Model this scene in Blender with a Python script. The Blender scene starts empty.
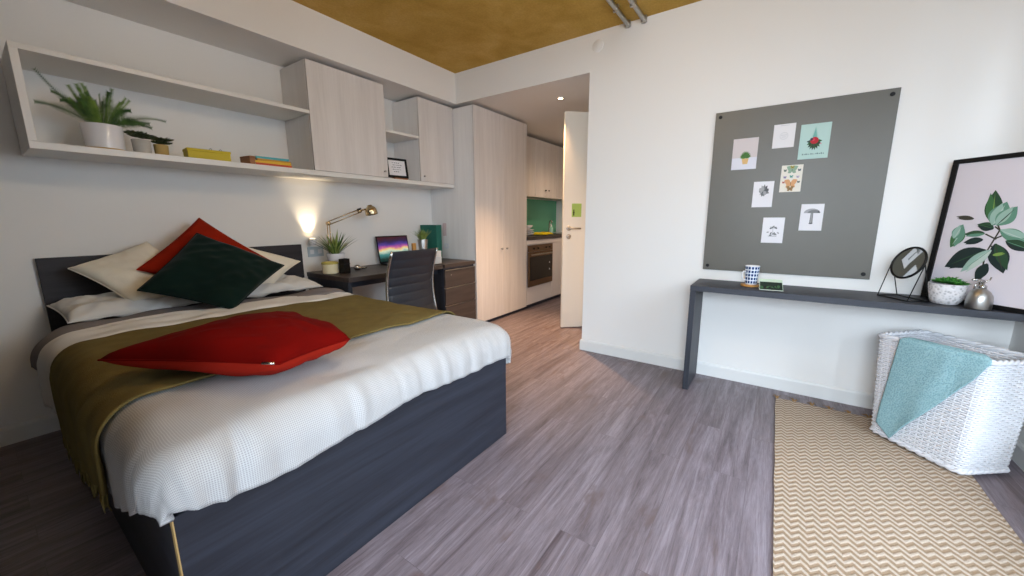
import bpy, bmesh, math, random
from math import sin, cos, pi, radians, sqrt, hypot, atan2
from mathutils import Vector, Matrix, noise
random.seed(7)
SC = bpy.context.scene
COL = SC.collection

# ------------------------------------------------------------------ colours and materials
def lin(c):
    return tuple(((v / 255) / 12.92 if v / 255 <= .04045 else ((v / 255 + .055) / 1.055) ** 2.4) for v in c)

class NT:
    def __init__(s, name):
        s.m = bpy.data.materials.new(name); s.m.use_nodes = True
        s.t = s.m.node_tree; s.n = s.t.nodes
        s.b = s.n['Principled BSDF']
    def node(s, typ, **kw):
        x = s.n.new(typ)
        for k, v in kw.items():
            if k in x.inputs.keys() if hasattr(x.inputs, 'keys') else False:
                x.inputs[k].default_value = v
            else:
                setattr(x, k, v)
        return x
    def link(s, a, b): s.t.links.new(a, b)
    def coords(s, kind='Object', scale=(1, 1, 1), rot=(0, 0, 0)):
        tc = s.n.new('ShaderNodeTexCoord'); mp = s.n.new('ShaderNodeMapping')
        mp.inputs['Scale'].default_value = scale; mp.inputs['Rotation'].default_value = rot
        s.link(tc.outputs[kind], mp.inputs['Vector']); return mp.outputs['Vector']
    def noise(s, vec, scale, detail=3, rough=.55, dist=0):
        x = s.n.new('ShaderNodeTexNoise')
        x.inputs['Scale'].default_value = scale; x.inputs['Detail'].default_value = detail
        x.inputs['Roughness'].default_value = rough; x.inputs['Distortion'].default_value = dist
        s.link(vec, x.inputs['Vector']); return x.outputs['Fac']
    def ramp(s, fac, stops):
        x = s.n.new('ShaderNodeValToRGB'); e = x.color_ramp.elements
        while len(e) < len(stops): e.new(.5)
        for i, (p, c) in enumerate(stops):
            e[i].position = p; e[i].color = (*c, 1)
        s.link(fac, x.inputs['Fac']); return x.outputs['Color']
    def math(s, op, a, b=None, c=None):
        x = s.n.new('ShaderNodeMath'); x.operation = op
        for i, v in enumerate((a, b, c)):
            if v is None: continue
            if isinstance(v, (int, float)): x.inputs[i].default_value = v
            else: s.link(v, x.inputs[i])
        return x.outputs[0]
    def mix(s, fac, a, b, mode='MIX'):
        x = s.n.new('ShaderNodeMix'); x.data_type = 'RGBA'; x.blend_type = mode
        for idx, v in ((0, fac), (6, a), (7, b)):
            if isinstance(v, (int, float)): x.inputs[idx].default_value = v
            elif isinstance(v, tuple): x.inputs[idx].default_value = (*v, 1) if len(v) == 3 else v
            else: s.link(v, x.inputs[idx])
        return x.outputs[2]
    def bump(s, h, strength=.2, dist=.01):
        x = s.n.new('ShaderNodeBump'); x.inputs['Strength'].default_value = strength
        x.inputs['Distance'].default_value = dist
        s.link(h, x.inputs['Height']); s.link(x.outputs['Normal'], s.b.inputs['Normal'])
    def base(s, v):
        if isinstance(v, tuple): s.b.inputs['Base Color'].default_value = (*v, 1)
        else: s.link(v, s.b.inputs['Base Color'])
    def set(s, **kw):
        for k, v in kw.items():
            s.b.inputs[{'rough': 'Roughness', 'metal': 'Metallic', 'spec': 'Specular IOR Level', 'coat': 'Coat Weight',
                        'sheen': 'Sheen Weight', 'estr': 'Emission Strength', 'trans': 'Transmission Weight'}[k]].default_value = v
        return s

def plain(name, c, rough=.5, metal=0., var=.0, **kw):
    t = NT(name); base = lin(c)
    if var > 0:
        v = t.coords(); f = t.noise(v, 9, 3)
        t.base(t.ramp(f, [(.3, tuple(x * (1 - var) for x in base)), (.7, tuple(min(1, x * (1 + var)) for x in base))]))
    else:
        t.base(base)
    t.set(rough=rough, metal=metal, **kw)
    return t.m

def fabric(name, c, var=.08, scale=300, strength=.25, rough=.9, sheen=0., big=6):
    t = NT(name); v = t.coords(); b = lin(c)
    f = t.noise(v, big, 4)
    t.base(t.ramp(f, [(.3, tuple(x * (1 - var) for x in b)), (.7, tuple(x * (1 + var) for x in b))]))
    g = t.noise(v, scale, 2); t.bump(g, strength, .002)
    t.set(rough=rough, sheen=sheen, spec=.1)
    return t.m

def emit(name, c, strength):
    t = NT(name); t.base(lin(c)); t.b.inputs['Emission Color'].default_value = (*lin(c), 1); t.set(estr=strength); return t.m

def paint(name, c, rough=.7):
    t = NT(name); v = t.coords(); f = t.noise(v, 1.2, 3); b = lin(c)
    t.base(t.ramp(f, [(.3, tuple(x * .985 for x in b)), (.7, b)]))
    g = t.noise(v, 220, 2); t.bump(g, .04, .002); t.set(rough=rough, spec=.25)
    return t.m

def laminate(name, c1, c2, axis, rough=.45, scale=22, stretch=.06, spec=.5, contrast=(.3, .72), bumps=.05):
    """wood print laminate, grain running along axis"""
    t = NT(name); s = [1., 1., 1.]; s['xyz'.index(axis)] = stretch
    v = t.coords(scale=tuple(s)); f = t.noise(v, scale, 6, .62, .25); g = t.noise(v, scale * 5, 3, .6)
    f2 = t.math('ADD', t.math('MULTIPLY', f, .72), t.math('MULTIPLY', g, .28))
    t.base(t.ramp(f2, [(contrast[0], lin(c1)), (contrast[1], lin(c2))]))
    t.bump(g, bumps, .002); t.set(rough=rough, spec=spec)
    return t.m

M = {}
M['wall'] = paint('wall_paint', (232, 230, 227))
M['trim'] = plain('trim_gloss', (222, 222, 220), .45)
M['pale_x'] = laminate('pale_wood_laminate', (200, 194, 190), (222, 217, 213), 'z', .5, 16, .05, .35)
M['pale_lit_side'] = laminate('pale_laminate_lit_side', (222, 219, 217), (234, 232, 230), 'z', .5, 16, .05, .3)  # lighter copy of the pale laminate, side brightness put into the colour
M['white_lam'] = plain('white_laminate', (222, 219, 214), .4)
M['char_x'] = laminate('charcoal_laminate_long', (22, 24, 31), (52, 56, 68), 'x', .42, 22, .05, .5)
M['char_y'] = laminate('charcoal_laminate_deep', (26, 28, 35), (54, 57, 68), 'y', .5, 22, .05, .5)
M['char_z'] = laminate('charcoal_laminate_upright', (26, 28, 35), (54, 57, 68), 'z', .5, 22, .05, .5)
M['brown_x'] = laminate('grey_brown_laminate', (52, 44, 42), (84, 74, 70), 'x', .45, 22, .05, .5)
M['edge_wood'] = plain('raw_edge_banding', (196, 160, 104), .5)
M['chrome'] = plain('brushed_metal', (190, 188, 184), .25, 1)
M['steel'] = plain('satin_steel', (176, 174, 170), .38, 1)
M['brass'] = plain('aged_brass', (206, 184, 146), .26, 1)
M['black'] = plain('black_plastic', (13, 13, 14), .5, spec=.25)
M['dark'] = plain('dark_interior', (38, 38, 42), .8)
M['white_cer'] = plain('white_ceramic', (222, 222, 226), .22)
M['soil'] = plain('potting_soil', (42, 32, 24), .95, var=.3)

def mat_floor():
    t = NT('floor_planks'); tc = t.n.new('ShaderNodeTexCoord')
    br = t.n.new('ShaderNodeTexBrick'); t.link(tc.outputs['Object'], br.inputs['Vector'])
    br.offset = .37; br.offset_frequency = 2; br.squash = 1
    for k, v in (('Scale', 1.), ('Mortar Size', .0012), ('Mortar Smooth', .3), ('Bias', 0.), ('Brick Width', 1.22), ('Row Height', .152)):
        br.inputs[k].default_value = v
    br.inputs['Color1'].default_value = (0, 0, 0, 1); br.inputs['Color2'].default_value = (1, 1, 1, 1); br.inputs['Mortar'].default_value = (.3, .3, .3, 1)
    # per plank value shifts the grain
    sep = t.n.new('ShaderNodeSeparateXYZ'); t.link(tc.outputs['Object'], sep.inputs[0])
    cmb = t.n.new('ShaderNodeCombineXYZ')
    sc = t.n.new('ShaderNodeSeparateColor'); t.link(br.outputs['Color'], sc.inputs[0]); pv = sc.outputs[0]
    t.link(t.math('ADD', t.math('MULTIPLY', sep.outputs[0], .06), t.math('MULTIPLY', pv, 7.3)), cmb.inputs[0])
    t.link(t.math('ADD', sep.outputs[1], t.math('MULTIPLY', pv, 3.1)), cmb.inputs[1])
    t.link(t.math('MULTIPLY', pv, 11.), cmb.inputs[2])
    f = t.noise(cmb.outputs[0], 16, 9, .74, .9); g = t.noise(cmb.outputs[0], 130, 5, .8, .6)
    cm2 = t.n.new('ShaderNodeCombineXYZ')
    t.link(t.math('MULTIPLY', sep.outputs[0], .35), cm2.inputs[0]); t.link(sep.outputs[1], cm2.inputs[1]); t.link(t.math('MULTIPLY', pv, 5.), cm2.inputs[2])
    k = t.noise(cm2.outputs[0], 5.5, 4, .6, .8)
    c = t.ramp(f, [(.3, lin((78, 66, 70))), (.44, lin((114, 103, 109))), (.62, lin((144, 134, 142))), (.8, lin((162, 154, 162)))])
    c = t.mix(t.math('MULTIPLY', pv, .22), c, lin((104, 92, 94)), 'MIX')
    c = t.mix(.42, c, t.ramp(g, [(.36, (.26, .24, .25)), (.56, (.95, .94, .96))]), 'MULTIPLY')
    c = t.mix(t.ramp(k, [(.3, (1, 1, 1)), (.42, (0, 0, 0))]), c, lin((100, 84, 84)), 'MIX')
    c = t.mix(t.math('MULTIPLY', br.outputs['Fac'], .35), c, lin((60, 50, 52)), 'MIX')
    t.base(c); t.bump(t.math('SUBTRACT', g, t.math('MULTIPLY', br.outputs['Fac'], 2.)), .12, .002)
    t.set(rough=.42, spec=.45); return t.m
M['floor'] = mat_floor()

def mat_ceiling():
    t = NT('brown_board_ceiling'); v = t.coords()
    f = t.noise(v, 2.2, 5, .6, .4); g = t.noise(v, 60, 3, .7)
    c = t.ramp(f, [(.3, lin((176, 142, 66))), (.5, lin((196, 160, 82))), (.72, lin((210, 174, 102)))])
    c = t.mix(.3, c, t.ramp(g, [(.35, (.55, .5, .4)), (.65, (1, 1, 1))]), 'MULTIPLY')
    t.base(c); t.bump(g, .25, .004); t.set(rough=.85, spec=.1); return t.m
M['ceiling'] = mat_ceiling()

def mat_rug():
    t = NT('herringbone_weave'); tc = t.n.new('ShaderNodeTexCoord'); sep = t.n.new('ShaderNodeSeparateXYZ')
    t.link(tc.outputs['Object'], sep.inputs[0])
    tri = t.math('PINGPONG', sep.outputs[1], .026)
    ph = t.math('ADD', t.math('DIVIDE', sep.outputs[0], .036), t.math('MULTIPLY', tri, 30.))
    ph = t.math('ADD', ph, t.math('MULTIPLY', t.noise(tc.outputs['Object'], 40, 2), .25))
    w = t.math('PINGPONG', ph, .5)
    c = t.ramp(w, [(.2, lin((150, 128, 106))), (.34, lin((190, 175, 160)))])
    th = t.noise(tc.outputs['Object'], 260, 2)
    c = t.mix(.25, c, t.ramp(th, [(.3, (.5, .46, .4)), (.6, (1, 1, 1))]), 'MULTIPLY')
    t.base(c)
    loops = t.n.new('ShaderNodeTexVoronoi'); loops.inputs['Scale'].default_value = 150
    t.link(tc.outputs['Object'], loops.inputs['Vector'])
    t.bump(t.math('ADD', t.math('MULTIPLY', w, 1.6), t.math('MULTIPLY', loops.outputs['Distance'], -.6)), .6, .006)
    t.set(rough=.95, spec=.1); return t.m
M['rug'] = mat_rug()

def mat_duvet():
    t = NT('waffle_cotton'); uv = t.n.new('ShaderNodeTexCoord'); sep = t.n.new('ShaderNodeSeparateXYZ')
    t.link(uv.outputs['UV'], sep.inputs[0])
    a = t.math('PINGPONG', sep.outputs[0], .0028); b = t.math('PINGPONG', sep.outputs[1], .0028)
    st = t.math('MAXIMUM', t.math('MULTIPLY', a, 357.), t.math('MULTIPLY', b, 357.))
    t.base(t.ramp(st, [(.45, lin((160, 158, 158))), (.8, lin((194, 193, 193)))]))
    t.bump(st, .3, .002); t.set(rough=.9, spec=.15, sheen=.1); return t.m
M['duvet'] = mat_duvet()
M['cotton'] = fabric('white_cotton', (224, 220, 214), .03, 260, .1)
M['grey_sheet'] = fabric('grey_cotton', (128, 122, 122), .05, 260, .1)
M['pillow_white'] = fabric('pillowcase_cotton', (216, 213, 208), .03, 260, .1)
M['boucle'] = fabric('cream_boucle', (234, 226, 208), .05, 110, .6)
M['throw_green'] = fabric('olive_wool', (118, 104, 62), .10, 240, .5, big=14)
M['velvet_red'] = fabric('rust_velvet', (104, 5, 1), .16, 200, .12, 1., .0, big=5)
M['velvet_rust'] = fabric('orange_rust_velvet', (146, 34, 14), .14, 200, .12, 1., .0, big=5)
M['velvet_under'] = fabric('rust_lighter_lower_face', (156, 34, 20), .05, 200, .12, .95, .0, big=5)  # lower cushion face, a lighter red than the top face
M['velvet_green'] = fabric('bottle_green_velvet', (8, 30, 25), .25, 200, .1, .8, .1, big=5)
M['teal_throw'] = None
M['leather'] = plain('ribbed_black_leather', (34, 38, 47), .45, var=.06)
M['teal'] = plain('teal_card', (10, 98, 84), .6)
M['glass_board'] = plain('grey_glassboard', (92, 88, 79), .42, var=.02, spec=.5)
M['paper'] = plain('white_card', (226, 224, 228), .7)

def mat_weave(name, c1, c2, s=170):
    t = NT(name); v = t.coords(); vo = t.n.new('ShaderNodeTexVoronoi'); vo.inputs['Scale'].default_value = s
    t.link(v, vo.inputs['Vector'])
    t.base(t.ramp(vo.outputs['Distance'], [(.25, lin(c2)), (.6, lin(c1))]))
    t.bump(vo.outputs['Distance'], .6, .003); t.set(rough=.95, spec=.1); return t.m
M['teal_throw'] = mat_weave('waffle_knit_aqua', (146, 180, 186), (118, 156, 164), 150)
M['wicker'] = plain('painted_white_wicker', (214, 214, 218), .65, var=.03)

# ------------------------------------------------------------------ mesh builder
class MB:
    def __init__(s): s.v = []; s.f = []; s.mi = []; s.uv = {}; s.cur = 0
    def add(s, vs, fs, T=None):
        o = len(s.v)
        s.v += [tuple(T @ Vector(p)) if T else tuple(p) for p in vs]
        s.f += [tuple(i + o for i in f) for f in fs]; s.mi += [s.cur] * len(fs); return o
    def box(s, lo, hi, T=None):
        x0, y0, z0 = lo; x1, y1, z1 = hi
        s.add([(x0, y0, z0), (x1, y0, z0), (x1, y1, z0), (x0, y1, z0), (x0, y0, z1), (x1, y0, z1), (x1, y1, z1), (x0, y1, z1)],
              [(0, 3, 2, 1), (4, 5, 6, 7), (0, 1, 5, 4), (1, 2, 6, 5), (2, 3, 7, 6), (3, 0, 4, 7)], T); return s
    def tube(s, pts, r, n=8, cap=True, T=None):
        pts = [Vector(p) for p in pts]; rs = r if isinstance(r, (list, tuple)) else [r] * len(pts)
        vs, fs = [], []; up = None
        for i, p in enumerate(pts):
            d = (pts[min(i + 1, len(pts) - 1)] - pts[max(i - 1, 0)])
            d = d.normalized() if d.length > 1e-9 else Vector((0, 0, 1))
            if up is None:
                up = Vector((0, 0, 1)) if abs(d.z) < .9 else Vector((1, 0, 0))
            a = (up - d * up.dot(d))
            a = a.normalized() if a.length > 1e-6 else d.orthogonal().normalized()
            up = a; b = d.cross(a)
            for k in range(n):
                t = 2 * pi * k / n; vs.append(p + (a * cos(t) + b * sin(t)) * rs[i])
        for i in range(len(pts) - 1):
            for k in range(n):
                fs.append((i * n + k, i * n + (k + 1) % n, (i + 1) * n + (k + 1) % n, (i + 1) * n + k))
        if cap:
            fs.append(tuple(range(n - 1, -1, -1))); fs.append(tuple((len(pts) - 1) * n + k for k in range(n)))
        s.add(vs, fs, T); return s
    def lathe(s, prof, c=(0, 0, 0), n=32, T=None):
        """prof: (r, z) list from bottom to top; closes on the axis where r == 0"""
        vs, fs, rings = [], [], []
        for r, z in prof:
            if r < 1e-6: rings.append([len(vs)]); vs.append((c[0], c[1], c[2] + z))
            else:
                rings.append(list(range(len(vs), len(vs) + n)))
                vs += [(c[0] + r * cos(2 * pi * k / n), c[1] + r * sin(2 * pi * k / n), c[2] + z) for k in range(n)]
        for a, b in zip(rings, rings[1:]):
            for k in range(n):
                if len(a) == 1 and len(b) == 1: break
                if len(a) == 1: fs.append((a[0], b[(k + 1) % n], b[k]))
                elif len(b) == 1: fs.append((a[k], a[(k + 1) % n], b[0]))
                else: fs.append((a[k], a[(k + 1) % n], b[(k + 1) % n], b[k]))
        s.add(vs, fs, T); return s
    def grid(s, fn, nu, nv, T=None, uv=None, wrap=False):
        vs = [fn(i / nu, j / nv) for j in range(nv + 1) for i in range(nu + 1)]
        fs = [(j * (nu + 1) + i, j * (nu + 1) + i + 1, (j + 1) * (nu + 1) + i + 1, (j + 1) * (nu + 1) + i) for j in range(nv) for i in range(nu)]
        o = s.add(vs, fs, T)
        if uv:
            for j in range(nv + 1):
                for i in range(nu + 1): s.uv[o + j * (nu + 1) + i] = uv(i / nu, j / nv)
        return s
    def poly(s, pts): s.add(pts, [tuple(range(len(pts)))]); return s
    def prism(s, pts, dvec):
        n = len(pts); d = Vector(dvec); vs = [Vector(p) for p in pts] + [Vector(p) + d for p in pts]
        s.add(vs, [tuple(range(n - 1, -1, -1)), tuple(range(n, 2 * n))] + [(i, (i + 1) % n, (i + 1) % n + n, i + n) for i in range(n)]); return s
    def build(s, name, mats, parent=None, smooth=False, bevel=0, solid=0, subsurf=0, world=False, loc=None, bseg=2, weld=False, soff=-1):
        me = bpy.data.meshes.new(name); vs = s.v
        if world and parent is not None:
            inv = (Matrix.Translation(parent.location) @ parent.rotation_euler.to_matrix().to_4x4()).inverted()
            vs = [tuple(inv @ Vector(p)) for p in vs]
        me.from_pydata(vs, [], s.f); me.update()
        for m in (mats if isinstance(mats, (list, tuple)) else [mats]): me.materials.append(m)
        for p, i in zip(me.polygons, s.mi): p.material_index = i
        if s.uv:
            l = me.uv_layers.new(name='UVMap')
            for lp in me.loops: l.data[lp.index].uv = s.uv.get(lp.vertex_index, (0, 0))
        bm = bmesh.new(); bm.from_mesh(me)
        if weld: bmesh.ops.remove_doubles(bm, verts=bm.verts, dist=1e-5)
        bmesh.ops.recalc_face_normals(bm, faces=bm.faces); bm.to_mesh(me); bm.free()
        o = bpy.data.objects.new(name, me); COL.objects.link(o)
        if loc: o.location = loc
        if parent is not None: o.parent = parent
        if solid:
            m = o.modifiers.new('solid', 'SOLIDIFY'); m.thickness = solid; m.offset = soff
        if bevel:
            m = o.modifiers.new('bevel', 'BEVEL'); m.width = bevel; m.segments = bseg; m.limit_method = 'ANGLE'; m.angle_limit = radians(40)
        if subsurf:
            m = o.modifiers.new('sub', 'SUBSURF'); m.levels = subsurf; m.render_levels = subsurf
        if smooth:
            for p in me.polygons: p.use_smooth = True
            if bevel == 0 and smooth == 'auto':
                try: me.set_sharp_from_angle(angle=radians(38))
                except Exception: pass
        return o

def tag(o, label=None, cat=None, group=None, kind=None):
    if label: o['label'] = label
    if cat: o['category'] = cat
    if group: o['group'] = group
    if kind: o['kind'] = kind
    return o
def thing(name, label, cat, loc=(0, 0, 0), rot=(0, 0, 0), group=None):
    o = bpy.data.objects.new(name, None); COL.objects.link(o); o.empty_display_size = .05
    o.location = loc; o.rotation_euler = rot
    return tag(o, label, cat, group)
def struct(name, mb, m, **kw):
    o = mb.build(name, m, **kw); o['kind'] = 'structure'; return o
def bx(lo, hi): return MB().box(lo, hi)
def boxo(name, lo, hi, m, parent=None, bevel=.002, **kw): return bx(lo, hi).build(name, m, parent, bevel=bevel, world=True, **kw)

# ------------------------------------------------------------------ room shell
XL, XR, XE = -1.3, 3.29, 6.5          # left wall, pinboard wall, far end of the entry passage
YW, YB, YO = -1.15, 3.48, 1.454       # window wall, headboard wall, opening edge
ZC, ZS = 2.797, 2.491
struct('floor', bx((XL - .1, YW - .1, -.1), (XE + .1, YB + .1, 0)), M['floor'])
struct('ceiling', bx((XL - .1, YW - .1, ZC), (XR + .12, YB + .1, ZC + .1)), M['ceiling'])
struct('ceiling_passage', bx((XR + .12, YO - .12, ZS), (XE + .1, YB + .1, ZS + .1)), M['wall'])
struct('wall_back', bx((XL - .1, YB, 0), (XE + .1, YB + .1, ZC)), M['wall'])
XS, YS = -.28, .75                    # added unseen wall, keeps side light off the floor left of the bed
struct('wall_added_light_block', bx((XL, YS, 0), (XS, YB, ZC)), paint('low_bounce_grey_paint', (92, 90, 88)))  # dark colour keeps the added wall from bouncing light
LY0, LY1, LZ0, LZ1 = -1.0, .5, .3, 2.4  # opening for the added side window
struct('wall_left', MB().box((XL - .1, YW, 0), (XL, LY0, ZC)).box((XL - .1, LY1, 0), (XL, YS, ZC)).box((XL - .1, LY0, 0), (XL, LY1, LZ0)).box((XL - .1, LY0, LZ1), (XL, LY1, ZC)), M['wall'])
struct('wall_right', bx((XR, YW - .1, 0), (XR + .12, YO, ZC)), M['wall'])
struct('wall_lintel', bx((XR, YO, ZS), (XR + .12, 3.012, ZC)), M['wall'])
struct('wall_bulkhead', bx((XL, 3.012, ZS), (XR + .12, YB, ZC)), M['wall'])
struct('wall_passage', bx((XR + .12, YO - .12, 0), (XE, YO, ZS)), M['wall'])
struct('wall_end', bx((XE, YO - .12, 0), (XE + .1, YB, ZS)), M['wall'])
# window wall (behind the camera to the right) with its opening
WX0, WX1, WZ0, WZ1 = .9, 2.5, .3, 2.3
struct('wall_window', MB().box((XL - .1, YW - .12, 0), (WX0, YW, ZC)).box((WX1, YW - .12, 0), (XR, YW, ZC))
       .box((WX0, YW - .12, 0), (WX1, YW, WZ0)).box((WX0, YW - .12, WZ1), (WX1, YW, ZC)), M['wall'])
win = thing('window_1', None, None); win['kind'] = 'structure'
fr = MB()
fr.box((WX0, YW - .11, WZ0), (WX0 + .05, YW - .05, WZ1)).box((WX1 - .05, YW - .11, WZ0), (WX1, YW - .05, WZ1))
fr.box((WX0, YW - .11, WZ0), (WX1, YW - .05, WZ0 + .05)).box((WX0, YW - .11, WZ1 - .05), (WX1, YW - .05, WZ1))
fr.box((1.68, YW - .11, WZ0), (1.73, YW - .05, WZ1))
fr.build('window_frame', M['black'], win, bevel=.003)
t = NT('window_glass'); t.n.remove(t.b)
tr = t.n.new('ShaderNodeBsdfTransparent'); gl = t.n.new('ShaderNodeBsdfGlossy'); gl.inputs['Roughness'].default_value = .02
mx = t.n.new('ShaderNodeMixShader'); mx.inputs[0].default_value = .06
t.link(tr.outputs[0], mx.inputs[1]); t.link(gl.outputs[0], mx.inputs[2]); t.link(mx.outputs[0], t.n['Material Output'].inputs['Surface'])
bx((WX0 + .05, YW - .084, WZ0 + .05), (WX1 - .05, YW - .078, WZ1 - .05)).build('window_glass', t.m, win)
bx((WX0 - .03, YW - .05, WZ0 - .03), (WX1 + .03, YW + .06, WZ0)).build('window_sill', M['trim'], win, bevel=.004)

win2 = thing('added_side_window', None, None); win2['kind'] = 'structure'  # side window added out of view to brighten surfaces facing left
fr = MB().box((XL - .09, LY0, LZ0), (XL - .03, LY0 + .05, LZ1)).box((XL - .09, LY1 - .05, LZ0), (XL - .03, LY1, LZ1))
fr.box((XL - .09, LY0, LZ0), (XL - .03, LY1, LZ0 + .05)).box((XL - .09, LY0, LZ1 - .05), (XL - .03, LY1, LZ1)).box((XL - .09, -.275, LZ0), (XL - .03, -.225, LZ1))
fr.build('window_frame', M['black'], win2, bevel=.003)
bx((XL - .064, LY0 + .05, LZ0 + .05), (XL - .058, LY1 - .05, LZ1 - .05)).build('window_glass', t.m, win2)

def skirt(name, a, b, inward):
    """baseboard from a to b, standing off the wall by its thickness"""
    a = Vector((*a, 0)); b = Vector((*b, 0)); n = Vector((*inward, 0))
    pr = [(0, 0), (.014, 0), (.014, .088), (.010, .098), (.004, .104), (0, .104)]
    m = MB(); vs = [a + n * p + Vector((0, 0, q)) for p, q in pr] + [b + n * p + Vector((0, 0, q)) for p, q in pr]; k = len(pr)
    m.add(vs, [(i, (i + 1) % k, (i + 1) % k + k, i + k) for i in range(k)] + [tuple(range(k)), tuple(range(k, 2 * k))])
    struct(name, m, M['trim'])
skirt('baseboard_right', (XR, YW), (XR, YO), (-1, 0))
skirt('baseboard_right_return', (XR - .014, YO), (3.95, YO), (0, 1))
skirt('baseboard_back', (XS, YB), (1.73, YB), (0, -1))
skirt('baseboard_window', (XL, YW), (XR - .014, YW), (0, 1))
skirt('baseboard_left', (XL, YW + .014), (XL, YS), (1, 0))
skirt('baseboard_added_wall', (XS, YS), (XS, YB - .014), (1, 0))

# ------------------------------------------------------------------ wall shelf run above the bed
ym = 3.079; SB, ST, SM = 1.606, 1.642, 2.07
sh = thing('display_shelf', 'long white wall shelf over the bed, open box end at the left', 'shelf', (.262, YB, SB))
boxo('bottom_board', (.262, ym, SB), (3.305, YB - .001, ST), M['white_lam'], sh)
boxo('top_board', (.262, ym, 2.066), (1.69, YB - .001, 2.092), M['white_lam'], sh)
boxo('end_panel', (.262, ym, ST), (.292, YB - .001, 2.066), M['white_lam'], sh)
boxo('short_shelf_board', (2.402, ym + .004, 2.060), (2.800, YB - .001, 2.086), M['white_lam'], sh)
def knob_y(m, x, y, z, r=.009, l=.022):
    """small round knob standing out towards -y"""
    T = Matrix.Translation((x, y, z)) @ Matrix.Rotation(radians(90), 4, 'X')
    m.lathe([(0, 0), (r * .5, 0), (r * .45, l * .5), (r, l * .65), (r, l * .95), (r * .8, l), (0, l)], n=16, T=T); return m
def wall_cab(x0, x1, label, kx, top=2.462):
    c = thing('wall_cabinet', label, 'cabinet', (x0, YB, ST), group=None)
    b = MB().box((x0, ym + .022, ST + .001), (x0 + .018, YB - .002, top)).box((x1 - .018, ym + .022, ST + .001), (x1, YB - .002, top))
    b.box((x0 + .018, ym + .022, ST + .001), (x1 - .018, YB - .002, ST + .019)).box((x0 + .018, ym + .022, top - .018), (x1 - .018, YB - .002, top)).box((x0 + .018, YB - .012, ST + .019), (x1 - .018, YB - .002, top - .018))
    b.build('body', M['pale_lit_side'], c, world=True, bevel=.001)
    d = boxo('door', (x0 + .001, ym, ST + .003), (x1 - .001, ym + .019, top), M['pale_x'], c, .0015)
    knob_y(MB(), kx, ym, ST + .055).build('handle', M['steel'], d, world=False, smooth=True).location = -Vector(c.location)
    return c
wall_cab(1.692, 2.398, 'pale wood-print wall cabinet, the wider one right of the long open shelf', 2.355)
wall_cab(2.804, 3.303, 'narrow pale wood-print wall cabinet touching the wardrobe side', 2.845)

# ------------------------------------------------------------------ wardrobe
WF = 2.786
wd = thing('wardrobe', 'tall two-door pale wood-print wardrobe beside the entry opening', 'wardrobe', (3.31, WF, 0))
b = MB().box((3.311, WF + .022, .06), (3.33, YB - .002, 2.455)).box((4.362, WF + .022, .06), (4.381, YB - .002, 2.455))
b.box((3.33, WF + .022, .06), (4.362, YB - .002, .08)).box((3.33, WF + .022, 2.437), (4.362, YB - .002, 2.455)).box((3.33, YB - .014, .08), (4.362, YB - .002, 2.437))
b.build('body', M['pale_lit_side'], wd, world=True, bevel=.001)
boxo('plinth', (3.311, WF + .04, 0), (4.381, WF + .06, .06), M['char_x'], wd)
for x0, x1, kx in ((3.312, 3.845, 3.80), (3.848, 4.381, 3.905)):
    d = boxo('door', (x0, WF, .045), (x1, WF + .019, 2.458), M['pale_x'], wd, .0015)
    knob_y(MB(), kx, WF, .893, .013, .026).build('handle', M['steel'], d, smooth=True).location = -Vector(wd.location)

# ------------------------------------------------------------------ kitchenette in the passage
CT = 1.015
kb = thing('kitchen_base_unit', 'white base cabinet run with built-in oven in the passage', 'cabinet', (4.39, WF, 0))
KM = plain('kitchen_white', (214, 208, 206), .4)
b = MB().box((4.385, WF + .02, .07), (XE - .002, YB - .002, .96))
b.build('body', KM, kb, world=True)
boxo('plinth', (4.385, WF + .05, 0), (XE - .002, WF + .07, .07), M['char_x'], kb)
boxo('top_rail', (4.386, WF, .905), (XE - .003, WF + .018, .965), KM, kb)
boxo('front_panel', (4.386, WF, .06), (5.10, WF + .018, .305), KM, kb)
for i in range(2):
    d = boxo('door', (5.105 + i * .70, WF, .06), (5.80 + i * .692, WF + .018, .90), KM, kb)
wt = tag(boxo('worktop', (4.384, WF - .012, .967), (XE - .002, YB - .002, 1.012), laminate('dark_worktop', (44, 38, 38), (72, 64, 64), 'x'), None, .003),
         'dark laminate worktop over the white kitchen units', 'worktop')
ov = thing('oven', 'built-in steel oven with dark glass door below the worktop', 'oven', (4.74, WF - .004, .31))
BR = plain('oven_bronze_steel', (128, 104, 84), .3, .9)
boxo('door', (4.40, WF - .024, .315), (5.085, WF - .003, .80), BR, ov, .003)
gd = boxo('door_glass', (4.43, WF - .027, .40), (5.06, WF - .024, .735), plain('oven_black_glass', (14, 13, 14), .08), ov, 0)
boxo('control_panel', (4.40, WF - .022, .805), (5.085, WF - .003, .895), BR, ov, .003)
for x in (4.52, 4.64, 4.86, 4.97): knob_y(MB(), x, WF - .022, .85, .014, .02).build('dial', M['black'], ov, world=True, smooth=True)
MB().tube([(4.44, WF - .05, .765), (5.04, WF - .05, .765)], .008, 8).tube([(4.47, WF - .05, .765), (4.47, WF - .02, .765)], .006, 6).tube([(5.01, WF - .05, .765), (5.01, WF - .02, .765)], .006, 6).build('handle', M['steel'], ov, world=True, smooth=True)
for q, (x, z) in enumerate(((4.98, .62), (4.98, .52))): MB().lathe([(0, 0), (.012, 0), (.012, .002), (0, .002)], n=12, T=Matrix.Translation((x, WF - .0275, z)) @ Matrix.Rotation(radians(90), 4, 'X')).build('indicator_disc', M['white_cer'], ov, world=True)
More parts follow.
